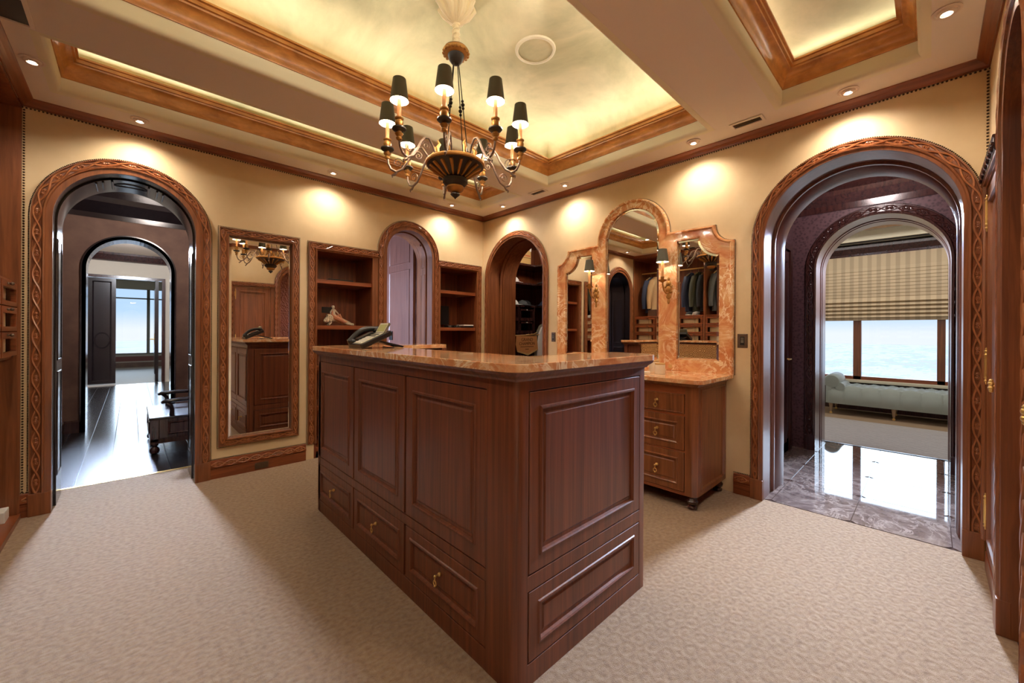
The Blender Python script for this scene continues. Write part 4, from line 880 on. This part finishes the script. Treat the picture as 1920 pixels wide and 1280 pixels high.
vent('square air vent cut off at the top left corner', -3.865, -1.14, .17, .26)
t = thing('ceiling_speaker', 'round painted speaker grille in the centre tray ceiling', 'speaker', (-1.335, -2.19, 3.27))
obj('grille', MB().lathe([(.0, 3.262), (.120, 3.262), (.122, 3.268)], (-1.335, -2.19, 0), 36), 'field', t, smooth=True); obj('rim', MB().lathe([(.122, 3.27), (.122, 3.258), (.130, 3.254), (.142, 3.258), (.146, 3.27)], (-1.335, -2.19, 0), 40, cap=False), 'cream', t, smooth=True)

# ================================================================== SOUTH WALL (mirrors the bookcase wall, with doors)
def cupboard(lab, u0, u1, cas, side, hinge, knob):
    t = thing('closet_cupboard', lab, 'cupboard', FS((u0+u1)/2, 0, 0))
    casing(t, cas, FS, .078, .022, pitch=.10, cr=.0065, proud=.006)
    dr = obj('door', MB().rings(FS, u0+.003, u1-.003, .10, 2.025, [(0, 0), (0, .010), (.004, .014), (.075, .014), (.079, .019), (.087, .020), (.093, .012), (.097, .004), (.13, .004), (.14, .008)]), 'cherry', t)
    obj('plinth', MB().box(u0, u1, 0, .095, 0, .018, FS), 'cherry_x', t)
    if u1 > -.2:
        cm = obj('cap_moulding', MB().sweep([(-.712, 0), (-.052, 0)], [(2.046, .0), (2.046, .030), (2.056, .036), (2.104, .036), (2.112, .042), (2.120, .040), (2.120, .0)], FS), 'dark', t)  # cap and carving in dark wood: their dark reflection put into the colour
        k_ = obj('carved_rail', carve([Vector((-.70, 2.080)), Vector((-.06, 2.080))], 0, .020, FS, .037, pitch=.09, r=.005), 'dark', t, smooth=True); k_.parent = cm
    obj('stile', MB().box(side[0], side[1], 0, 2.06, .0, .014, FS), 'cherry', t)
    for z in (.31, 1.08, 1.89):
        b = MB(); b.tube([FS(hinge, z-.055, .018), FS(hinge, z+.055, .018)], .0075, 10); b.box(hinge-.03, hinge-.006, z-.04, z+.04, .013, .017, FS)
        for sg in (-1, 1):
            for q in (.060, .068, .078): b.ball(FS(hinge, z+sg*q, .018), .0085 if q != .068 else .0055, 8, 5)
            b.ball(FS(hinge, z+sg*.09, .018), .004, 6, 4, (1, 1, 2))
        h_ = obj('hinge', b, 'brass', t, smooth=True); h_.parent = dr
    b = MB(); b.tube([FS(knob, 1.02, .012), FS(knob, 1.02, .034)], .005, 8)
    for (dv, r) in ((-.022, .008), (-.010, .011), (0, .008), (.010, .011), (.022, .008)): b.ball(FS(knob, 1.02+dv, .036), r, 9, 6)
    k_ = obj('door_knob', b, 'brass', t, smooth=True); k_.parent = dr
    return t
cupboard('tall cupboard door with brass hinges beside the large right arch', -.685, -.125, V2([(-.714, 2.03), (-.125, 2.03), (-.125, .15)]), (-.714, -.685), -.140, -.655)
cupboard('tall cupboard door seen in the wall mirror', -2.11, -1.55, V2([(-2.11, .15), (-2.11, 2.03), (-1.487, 2.03)]), (-1.55, -1.488), -2.095, -1.58)
cupboard('second tall cupboard door towards the closet wall', -2.85, -2.29, V2([(-2.85, .15), (-2.85, 2.03), (-2.21, 2.03)]), (-2.29, -2.21), -2.835, -2.32)
d9 = opening('door_9', FS, -1.100, .287, 2.12, .097, .045, .30, [(.04, 0), (0, .002), (0, -.14), (.04, -.14)], 'narrow arched recess with carved surround opposite the bookcase wall', pitch=.10, mj='cherry', proud=.008, cr=.007)
struct('wall_recess', MB().box(-1.45, -.75, 0, 2.5, -.16, -.135, FS), 'leather2')
struct('trim_19', MB().rings(FS, -1.385, -.815, .0, .82, [(0, -.14), (0, -.11), (.03, -.105), (.04, -.125), (.05, -.125)]), 'cherry')

# ================================================================== WEST CLOSET
cl = thing('open_closet', 'open cherry wardrobe recess along the left edge', 'wardrobe', (-4.25, -2.2, 0))
obj('back_panel', MB().box(-4.60, -4.58, -4.36, -.01, 0, 2.72), 'shelfwood', cl)
obj('end_panel', MB().box(-4.58, -3.95, -.022, -.002, .0, 2.72), 'cherry', cl); obj('end_panel', MB().box(-4.58, -3.95, -4.37, -4.35, 0, 2.72), 'cherry', cl)
obj('top_panel', MB().box(-4.58, -3.952, -4.35, -.022, 2.70, 2.722), 'shelfwood', cl)
obj('floor_panel', MB().box(-4.58, -3.952, -4.35, -.022, .0, .030), 'cherry_x', cl)
obj('floor_edging', MB().box(-3.957, -3.945, -4.35, -.0, .0, .034), 'cherry_x', cl)
for y in (-1.38, -2.84): obj('divider', MB().box(-4.58, -3.96, y-.012, y+.012, .03, 2.70), 'cherry', cl)
for (ya, yb) in ((-1.368, -.022), (-2.828, -1.392), (-4.35, -2.852)):
    obj('shelf', MB().box(-4.58, -3.985, ya, yb, 1.545, 1.565), 'cherry_x', cl, bev=.003); obj('shelf', MB().box(-4.58, -3.985, ya, yb, 1.055, 1.075), 'cherry_x', cl, bev=.003)
    obj('hanging_rod', MB().tube([(-4.27, ya, 2.45), (-4.27, yb, 2.45)], .014, 10), 'brass', cl, smooth=True)
    nb = 3; wbay = (yb-ya)/nb
    for j in range(nb):
        y0 = ya+j*wbay; y1 = y0+wbay
        if j: obj('drawer_divider', MB().box(-4.55, -3.985, y0-.008, y0+.008, 1.075, 1.545), 'cherry', cl)
        for q in range(3):
            z0 = 1.079+.156*q; z1 = z0+.150
            dr = obj('tray_drawer', MB().box(y0+.012, y1-.012, z0, z0+.028, -.035, -.012, FW).box(y0+.012, y1-.012, z1-.040, z1, -.035, -.012, FW).box(y1-.048, y1-.012, z0+.028, z1-.04, -.035, -.012, FW).box(y0+.012, y0+.048, z0+.028, z1-.04, -.035, -.012, FW).box(y0+.014, y1-.014, z0, z0+.01, -.5, -.035, FW), 'cherry_x', cl)
            lp = obj('leather_panel', MB().box(y0+.10, y1-.075, z0+.020, z1-.036, -.060, -.050, FW), 'wall', cl); lp.parent = dr
            nh = obj('nailhead_trim', beads(V2([(y1-.29, z0+.03), (y1-.29, z1-.042)]), 0, FW, -.048).add(*(lambda m_: (m_.v, m_.f))(beads(V2([(y1-.088, z0+.03), (y1-.088, z1-.042)]), 0, FW, -.048))), 'bead', cl, kind='stuff'); nh.parent = dr
            kb = MB(); kb.ball(FW(y1-.28, z1-.018, .004), .010, 9, 6); kb.tube([FW(y1-.28, z1-.018, -.012), FW(y1-.28, z1-.018, .0)], .005, 8); kb.ball(FW(y1-.30, z1-.018, -.008), .007, 7, 5)
            kk = obj('knob', kb, 'iron', cl, smooth=True); kk.parent = dr
tag(obj('paper_box', MB().box(-4.10, -3.99, -.16, -.04, .030, .10), 'whitep', bev=.004), 'small white box on the closet floor at the left edge', 'box')
def jacket(y, col, lab, L=.72, wd=.22, x=-4.27, zt=2.36):
    t = thing('hanging_jacket', lab, 'jacket', (x, y, zt), 'jackets hanging in the open closet')
    b = MB(); n = 14; rows = [(0.0, .05, .05), (.03, .10, .06), (.07, wd*.85, .06), (.16, wd, .065), (L*.5, wd*.92, .07), (L, wd*.98, .078)]
    vs = []
    for (dz, a, c) in rows:
        for j in range(n):
            an = 2*PI*j/n; vs.append((x+a*math.cos(an), y+c*math.sin(an)*(1+.12*math.sin(an*5+dz*9)), zt-dz))
    fs = [(i*n+j, i*n+(j+1) % n, (i+1)*n+(j+1) % n, (i+1)*n+j) for i in range(len(rows)-1) for j in range(n)]+[tuple(range(n)), tuple((len(rows)-1)*n+j for j in range(n))]
    b.add(vs, fs); obj('body', b, 'cl_'+col, t, smooth=True)
    for sg in (-1, 1):
        obj('sleeve', MB().tube([(x+sg*(wd*.80), y, zt-.09), (x+sg*(wd+.03), y+.012, zt-.22), (x+sg*(wd+.045), y+.03, zt-.42), (x+sg*(wd+.03), y+.035, zt-.64)], [.062, .058, .050, .040], 9), 'cl_'+col, t, smooth=True)
    obj('collar', MB().lathe([(.062, zt-.03), (.052, zt+.012), (.046, zt+.014)], (x, y, 0), 12, cap=False), 'cl_'+col, t, smooth=True)
    obj('hanger', MB().tube([(x-.19, y, zt-.055), (x-.05, y, zt+.005), (x+.05, y, zt+.005), (x+.19, y, zt-.055)], .010, 6).tube([(x, y, zt), (x, y, zt+.05), (x+.018, y, zt+.085), (x, y, zt+.104), (x-.016, y, zt+.09)], .003, 6), 'kraft', t, smooth=True)
for (y, c, l) in ((-.19, 'navy', 'navy jacket nearest the end panel of the closet'), (-.30, 'beige', 'beige jacket beside the navy one in the closet'), (-1.02, 'navy', 'navy blazer at the end of the first closet bay'), (-1.16, 'olive', 'olive jacket in the first closet bay'), (-1.29, 'black', 'black leather jacket against the closet divider'), (-1.50, 'gray', 'grey jacket just past the closet divider'), (-1.63, 'black', 'black coat in the second closet bay'), (-1.78, 'navy', 'dark blue jacket in the middle of the second closet bay'), (-3.1, 'brown', 'brown jacket in the closet bay nearest the camera')): jacket(y, c, l, wd=.19, x=-4.33 if y > -.5 else -4.27)
t = thing('shoe', 'white and grey sneaker on the closet shelf', 'shoe', (-4.2, -.95, 1.565)); dy = 0
def shoe(x, y, z, m, lab, t=None):
    t = thing('shoe', lab, 'shoe', (x, y, z), 'shoes on the closet shelf')
    obj('sole', MB().prism([(x-.12, y-.03), (x+.10, y-.038), (x+.14, y), (x+.10, y+.038), (x-.12, y+.03)], FZ, z, z+.018), 'whitep', t, bev=.005)
    b = MB(); b.tube([(x-.11, y, z+.055), (x-.05, y, z+.05), (x+.03, y, z+.038), (x+.10, y, z+.028), (x+.13, y, z+.024)], [.030, .034, .030, .028, .014], 10); b.tube([(x-.085, y, z+.05), (x-.085, y, z+.095)], [.034, .030], 10)
    obj('upper', b, m, t, smooth=True)
bpy.data.objects.remove(t)
shoe(-4.12, -1.18, 1.566, 'whitep', 'pale sneaker on the closet shelf under the olive jacket'); shoe(-4.12, -1.06, 1.566, 'cl_gray', 'grey sneaker on the closet shelf under the navy blazer')
tag(obj('shoe_box', MB().box(-4.35, -4.10, -.42, -.24, 1.566, 1.70), 'cl_brown', bev=.004), 'brown box on the closet shelf under the beige jacket', 'box')

# ================================================================== HAT CLOSET (behind the arch by the corner)
hc = thing('hat_closet_shelving', 'dark corner shelving inside the hat closet arch', 'shelving', (1.4, .5, 0))
obj('back_panel', MB().box(.48, 1.9, .80, .82, 0, 2.75), 'shelfwood', hc); obj('side_panel', MB().box(1.85, 1.87, -1.1, .80, 0, 2.75), 'shelfwood', hc)
for z in (2.345, 2.035, 1.672):
    obj('shelf', MB().box(.48, 1.40, .35, .80, z-.028, z), 'dark', hc, bev=.002)
    obj('shelf', MB().box(1.40, 1.85, -1.1, .80, z-.028, z), 'dark', hc, bev=.002)
for x in (.50, 1.02, 1.375): obj('upright', MB().box(x, x+.03, .36, .80, .05, 1.644), 'dark', hc)
for i, z in enumerate((.80, 1.02, 1.215, 1.42)):
    fr_ = obj('drawer', MB().box(.535, 1.015, .355, .78, z, z+.05).box(1.055, 1.37, .355, .78, z, z+.05).box(1.055, 1.075, .355, .375, z+.05, z+.185).box(1.35, 1.37, .355, .375, z+.05, z+.185).box(1.055, 1.37, .355, .375, z+.165, z+.19), 'dark', hc)
    kk = obj('knob', MB().ball((1.20, .343, z+.178), .010, 8, 5).tube([(1.2, .36, z+.178), (1.2, .345, z+.178)], .004, 6), 'silver', hc, smooth=True); kk.parent = fr_
struct('wall_hat_closet_south', MB().box(.03, 1.9, -1.16, -1.11, 0, 2.8), 'dark'); struct('ceiling_hat_closet', MB().box(.03, 1.9, -1.16, .85, 2.72, 2.76), 'dark'); struct('wall_hat_closet_north', MB().box(.03, 1.9, .82, .86, 0, 2.8), 'dark')
struct('wall_hat_closet_west', MB().box(.03, .05, 0.0, .82, 0, 2.8), 'dark')
def cap_(x, y, z, m, lab, rz=0, s=1):
    t = thing('cap', lab, 'cap', (x, y, z), 'caps on the hat closet shelves'); X = Matrix.Rotation(rz, 3, 'Z')
    b = MB(); pr = [(.085*s*math.cos(q), z+.004+.085*s*math.sin(q)*.95) for q in [0, .25, .5, .75, 1.0, 1.25, 1.5]]; b.lathe([(r, h-z) for r, h in pr], (x, y, z), 16, X); obj('crown', b, m, t, smooth=True)
    vs = []; n = 12
    for i in range(n+1):
        a = -1.1+2.2*i/n; vs += [X @ Vector((.083*s*math.cos(a), .083*s*math.sin(a), .012))+Vector((x, y, z)), X @ Vector(((.083+.07*math.cos(a*1.2))*s*math.cos(a*.85), .083*s*math.sin(a), .002))+Vector((x, y, z))]
    vs2 = [v+Vector((0, 0, .004)) for v in vs]; k = len(vs); f = [(2*i, 2*i+1, 2*i+3, 2*i+2) for i in range(n)]+[(k+2*i, k+2*i+2, k+2*i+3, k+2*i+1) for i in range(n)]+[(2*i+1, k+2*i+1, k+2*i+3, 2*i+3) for i in range(n)]
    obj('peak', MB().add(vs+vs2, f), m, t, smooth=True); obj('button', MB().ball((x, y, z+.084*s), .007, 6, 4), m, t)
cap_(1.00, .46, 2.036, 'whitep', 'white cap with long peak on the middle shelf, left end', -.3, 1.15)
cap_(1.52, .20, 2.036, 'cl_gray', 'pale grey cap on the middle shelf around the corner', 2.6, 1.1)
cap_(.98, .44, 1.673, 'whitep', 'white patterned cap on the lower shelf, left end', -.6, 1.05); cap_(1.18, .43, 1.673, 'cl_gray', 'grey cap with white trim in the middle of the lower shelf', -1.2, 1.05); cap_(1.33, .5, 1.673, 'cl_black', 'black cap behind the grey one on the lower shelf', -1.0, 1.15); cap_(1.50, .24, 1.673, 'cl_navy', 'dark cap at the corner end of the lower shelf', 2.8, 1.0)
t = thing('printed_carton', 'tan carton with red lettering on the top closet shelf', 'carton', (1.2, .47, 2.346))
obj('carton', MB().box(.93, 1.335, .39, .60, 2.346, 2.62), 'kraft', t, bev=.003); obj('corner_tape', MB().box(1.30, 1.338, .386, .40, 2.56, 2.622), 'whitep', t)
for (z, h, a, b_, m_) in ((2.475, .022, 1.03, 1.31, 'red'), (2.445, .010, 1.02, 1.31, 'ink'), (2.525, .02, 1.10, 1.13, 'ink')):
    x = a
    while x < b_: obj('printed_mark', MB().box(x, x+.017, .3885, .3905, z, z+h), m_, t); x += .024
# pennant banner
t = thing('champion_banner', 'tan pennant reading GRAND CHAMPION hanging on a dowel', 'banner', (.95, .10, 1.2))
FB = FR((.72, .10, 1.18), (1, .0, 0), (0, 0, 1), (0, -1, 0))
obj('cloth', MB().prism([(0, 0), (-.012, -.12), (.02, -.235), (.25, -.295), (.475, -.215), (.445, .0)], FB, 0, .006), 'bannerc', t)
obj('hem', MB().prism([(.02, -.235), (.25, -.295), (.475, -.215), (.472, -.195), (.25, -.272), (.022, -.214)], FB, .006, .009), 'kraft', t)
obj('dowel', MB().tube([FB(-.03, .008, .0), FB(.50, .022, .0)], .009, 8).ball(FB(-.035, .008, 0), .015, 8, 6), 'kraft', t, smooth=True)
obj('ribbon', MB().tube([FB(.20, .02, .008), FB(.36, .03, .01), FB(.45, .055, .01)], .006, 6), 'kraft', t, smooth=True)
def text(s_, F, u, v, size, m, par, ext=.0012, w=.008, ax=.5):
    cu = bpy.data.curves.new('lettering', 'FONT'); cu.body = s_; cu.size = size; cu.extrude = ext; cu.align_x = 'CENTER'; cu.align_y = 'CENTER'
    o = bpy.data.objects.new('lettering', cu); COL.objects.link(o); cu.materials.append(M[m])
    mt = Matrix((F.U, F.V, F.U.cross(F.V))).transposed().to_4x4(); mt.translation = F(u, v, w)
    bpy.context.view_layer.update(); me_ = bpy.data.meshes.new_from_object(o.evaluated_get(bpy.context.evaluated_depsgraph_get())); bpy.data.objects.remove(o)
    o = bpy.data.objects.new('lettering', me_); COL.objects.link(o)
    o.parent = par; o.matrix_parent_inverse = Matrix.Identity(4); o.matrix_local = Matrix.Translation(-Vector(par['_o'])) @ mt
    return o
FBt = FR(FB.O, FB.U, FB.V, FB.W)
text('GRAND', FBt, .23, -.055, .072, 'ink', t); text('CHAMPION', FBt, .23, -.115, .066, 'ink', t)
for i in range(12): obj('faded_print', MB().box(.09+.024*i, .107+.024*i, -.168, -.155, .006, .0075, FBt), 'ink', t)
for i in range(4): obj('faded_print', MB().box(.19+.02*i, .205+.02*i, -.205, -.192, .006, .0075, FBt), 'ink', t)
t = thing('round_topped_board', 'tall white round-topped board with grey rim leaning in the hat closet', 'board', (1.38, .1, 0))
bp = [(1.17, 0), (1.165, .95), (1.18, 1.12), (1.215, 1.26), (1.27, 1.345), (1.35, 1.38), (1.43, 1.345), (1.485, 1.26), (1.52, 1.12), (1.535, .95), (1.53, 0)]
FBB = FR((0, .12, 0), (1, 0, 0), (0, 0, 1), (0, -1, 0))
obj('board', MB().prism([(1.35+(u-1.35)*.86, v-.03 if v > 0 else 0) for u, v in bp], FBB, 0, .03), 'whitep', t, bev=.004); obj('grey_rim', MB().prism(bp, FBB, -.03, .0), 'gray', t, bev=.006)
for i, (x, y, z, m_, l) in enumerate(((1.1, .55, 1.07, 'cl_brown', 'brown folded item in the lower closet drawer'),)):
    tag(obj('folded_item', MB().box(x-.1, x+.1, y-.1, y+.1, .852, .90), m_, bev=.01), l, 'clothes')

# ================================================================== DRESSING PASSAGE behind the narrow arch
t = structE('door_10', (-.84, .7, 0), 'open dark panelled door leaf standing in the passage behind the narrow arch')
FL = FR((-.855, 0, 0), (0, 1, 0), (0, 0, 1), (-1, 0, 0))
obj('leaf', MB().rings(FL, .355, 1.06, .02, 2.60, [(0, -.04), (0, 0), (.004, .002)]), 'reveal', t)
obj('panel', MB().rings(FL, .43, .98, .20, 2.04, [(0, 0), (0, .006), (.008, .012), (.018, .006), (.03, .006)]), 'reveal', t); obj('panel', MB().rings(FL, .43, .98, 2.12, 2.54, [(0, 0), (0, .006), (.008, .012), (.018, .006), (.03, .006)]), 'reveal', t)
obj('door_pull', MB().box(.875, .955, 1.125, 1.245, .0, .022, FL), 'black', t, bev=.004)
struct('wall_passage_north', MB().box(-2.31, -.3, 2.2, 2.24, 0, 2.8), 'dark'); struct('ceiling_passage', MB().box(-2.31, .0, .46, 2.24, 2.72, 2.76), 'dark'); struct('floor_passage', MB().box(-2.31, .0, .34, 2.24, -.06, 0), 'carpet')
struct('wall_passage_east', MB().box(-.34, -.30, .46, 2.24, 0, 2.8), 'dark')
sh_ = thing('linen_shelves', 'shelves with white boxes glimpsed past the open door leaf', 'shelves', (-.9, 1.95, 0))
for i in range(6): obj('shelf', MB().box(-1.25, -.55, 1.75, 2.18, .35+.38*i, .375+.38*i), 'cherry_x', sh_)
for i in range(5): tag(obj('storage_box', MB().box(-1.18, -.70, 1.80, 2.10, .376+.38*i, .58+.38*i), 'whitep', bev=.004), 'white storage box behind the open door, %s shelf' % ('lowest', 'second', 'third', 'fourth', 'fifth')[i], 'box', 'white boxes behind the narrow arch')

# ================================================================== HALL BENCH
hb = thing('hall_settle', 'dark carved wooden settle with curved arms in the hall', 'bench', (-2.9, 1.6, 0))
FBx = FR((0, 1.19, 0), (1, 0, 0), (0, 0, 1), (0, -1, 0)); FBw = FR((-3.285, 0, 0), (0, 1, 0), (0, 0, 1), (-1, 0, 0))
obj('seat_box', MB().box(-3.265, -2.50, 1.21, 2.03, .145, .345), 'dark', hb, bev=.004); obj('seat', MB().box(-3.295, -2.49, 1.18, 2.06, .345, .368), 'ebony', hb, bev=.006)
obj('end_panel', MB().rings(FBx, -3.15, -2.55, .185, .315, [(0, -.02), (0, .0), (.01, .008), (.02, .0), (.022, -.004), (.04, -.004)]), 'dark', hb)
obj('front_panel', MB().rings(FBw, 1.30, 1.94, .185, .315, [(0, -.02), (0, .0), (.01, .008), (.02, .0), (.022, -.004), (.04, -.004)]), 'dark', hb)
for (x, y) in ((-3.265, 1.21), (-3.265, 2.03)): obj('corner_block', MB().box(x-.02, x+.05, y-.02 if y < 1.5 else y-.05, y+.05 if y < 1.5 else y+.02, .12, .35), 'dark', hb, bev=.004)
obj('base_moulding', MB().sweep([(-3.285, 2.05), (-3.285, 1.19), (-2.49, 1.19)][::-1], [(0, .105), (0, .15), (-.012, .145), (-.022, .125), (-.022, .105)], FZ), 'dark', hb)
for (x, y) in ((-3.25, 1.225), (-3.25, 2.015), (-2.53, 1.225), (-2.53, 2.015)): obj('bun_foot', MB().lathe([(.018, 0), (.036, .012), (.042, .035), (.034, .06), (.018, .075), (.030, .085), (.034, .105)], (x, y, 0), 16), 'dark', hb, smooth=True)
for y in (1.27, 1.98):
    obj('arm', MB().tube([(-3.20, y, .500), (-3.17, y, .512), (-3.05, y, .520), (-2.85, y, .515), (-2.62, y, .54), (-2.50, y, .575)], [.012, .022, .020, .018, .020, .022], 8), 'ebony', hb, smooth=True)
    obj('arm_post', MB().tube([(-3.115, y, .36), (-3.115, y, .42), (-3.125, y, .47), (-3.16, y, .505)], [.022, .020, .018, .016], 8), 'ebony', hb, smooth=True)
obj('backrest', MB().box(-2.50, -2.44, 1.20, 2.04, .36, .95), 'dark', hb, bev=.008)
tag(obj('shoe_tray', MB().box(-2.92, -2.62, 1.35, 1.7, .001, .05), 'gray', bev=.004), 'low grey box on the floor under the hall settle', 'box')

# ================================================================== SITTING ROOM CHAISE
cs = thing('tufted_chaise', 'long sage velvet tufted bench with rolled arm below the window', 'chaise', (4.75, -4.0, 0))
X0, X1, Y0c, Y1c = 4.45, 5.02, -5.35, -3.05
nx, ny = 24, 92
def tz(x, y):
    tx = (x-X0-.002)/.19+.5; ty = (Y1c-y)/.204
    e = max(0, min(1, min((x-X0), (X1-x))/.06)); rr = math.sqrt(max(0, 1-(1-e)**2))
    d1 = math.hypot(tx-round(tx), ty-round(ty)); d2 = math.hypot(tx-.5-round(tx-.5), ty-.5-round(ty-.5)); dd = min(d1, d2)
    return .368+.045*rr+.055*min(1, dd*1.8)*(.3+.7*rr)-.030*(1-abs(math.sin(PI*ty)))*(1-e)
vs = [(X0+(X1-X0)*i/nx, Y1c+(Y0c-Y1c)*j/ny, tz(X0+(X1-X0)*i/nx, Y1c+(Y0c-Y1c)*j/ny)) for i in range(nx+1) for j in range(ny+1)]
W_ = ny+1; fs = [(i*W_+j, i*W_+j+1, (i+1)*W_+j+1, (i+1)*W_+j) for i in range(nx) for j in range(ny)]
obj('tufted_top', MB().add(vs, fs), 'velvet', cs, smooth=True)
vs = []; fs = []; nz = 6
for j in range(ny+1):
    y = Y1c+(Y0c-Y1c)*j/ny; bul = abs(math.sin(PI*(Y1c-y)/.204))**.5; zt = tz(X0, y)
    for k in range(nz+1): vs.append((X0-.030*bul*math.sin(PI*min(1, .1+.9*k/nz))-.004*(k < nz), y, .168+(zt-.168)*k/nz))
for j in range(ny):
    for k in range(nz): a = j*(nz+1)+k; fs.append((a, a+1, a+nz+2, a+nz+1))
obj('skirt', MB().add(vs, fs), 'velvet', cs, smooth=True)
for j in range(11):
    y = Y1c-.204*(j+1); obj('seam', MB().tube([(X0-.006, y, .172), (X0-.007, y, .28), (X0-.004, y, tz(X0, y)-.01), (X0+.03, y, tz(X0+.03, y)+.001), (X0+.097, y, tz(X0+.097, y)+.002)], .0045, 6), 'velvet', cs, smooth=True)
for i_ in range(5):
    for j in range(22):
        if (i_+j) % 2: x_ = X0+.097+.095*(i_-.0)-.0; y = Y1c-.102*(j+1); obj('button', MB().ball((min(x_, X1-.03), y, tz(x_, y)+.003), .010, 6, 4, (1, 1, .5)), 'velvet', cs, smooth=True)
obj('seat_base', MB().box(X0+.004, X1-.002, Y0c+.004, Y1c-.004, .165, .345), 'velvet', cs)
obj('rolled_arm', MB().tube([(X0-.01, -3.10, .505), (X0+.01, -3.10, .507), (X1-.02, -3.10, .507), (X1, -3.10, .505)], [.092, .105, .105, .092], 24).box(X0, X1, -3.10, -3.03, .17, .5).tube([(X0+.0, -3.20, .43), (X1, -3.20, .43)], .06, 12), 'velvet', cs, smooth=True)
for (x, y) in ((4.485, -3.09), (4.485, -3.80), (4.485, -5.30), (4.98, -3.09), (4.98, -3.80), (4.98, -5.3)):
    obj('leg', MB().lathe([(.010, .038), (.014, .05), (.020, .10), (.026, .150), (.028, .172)], (x, y, 0), 12), 'tan', cs, smooth=True)
    obj('castor', MB().tube([(x-.006, y, .018), (x+.006, y, .018)], .018, 12).box(x-.009, x+.009, y-.008, y+.008, .02, .045), 'brass', cs, smooth=True)
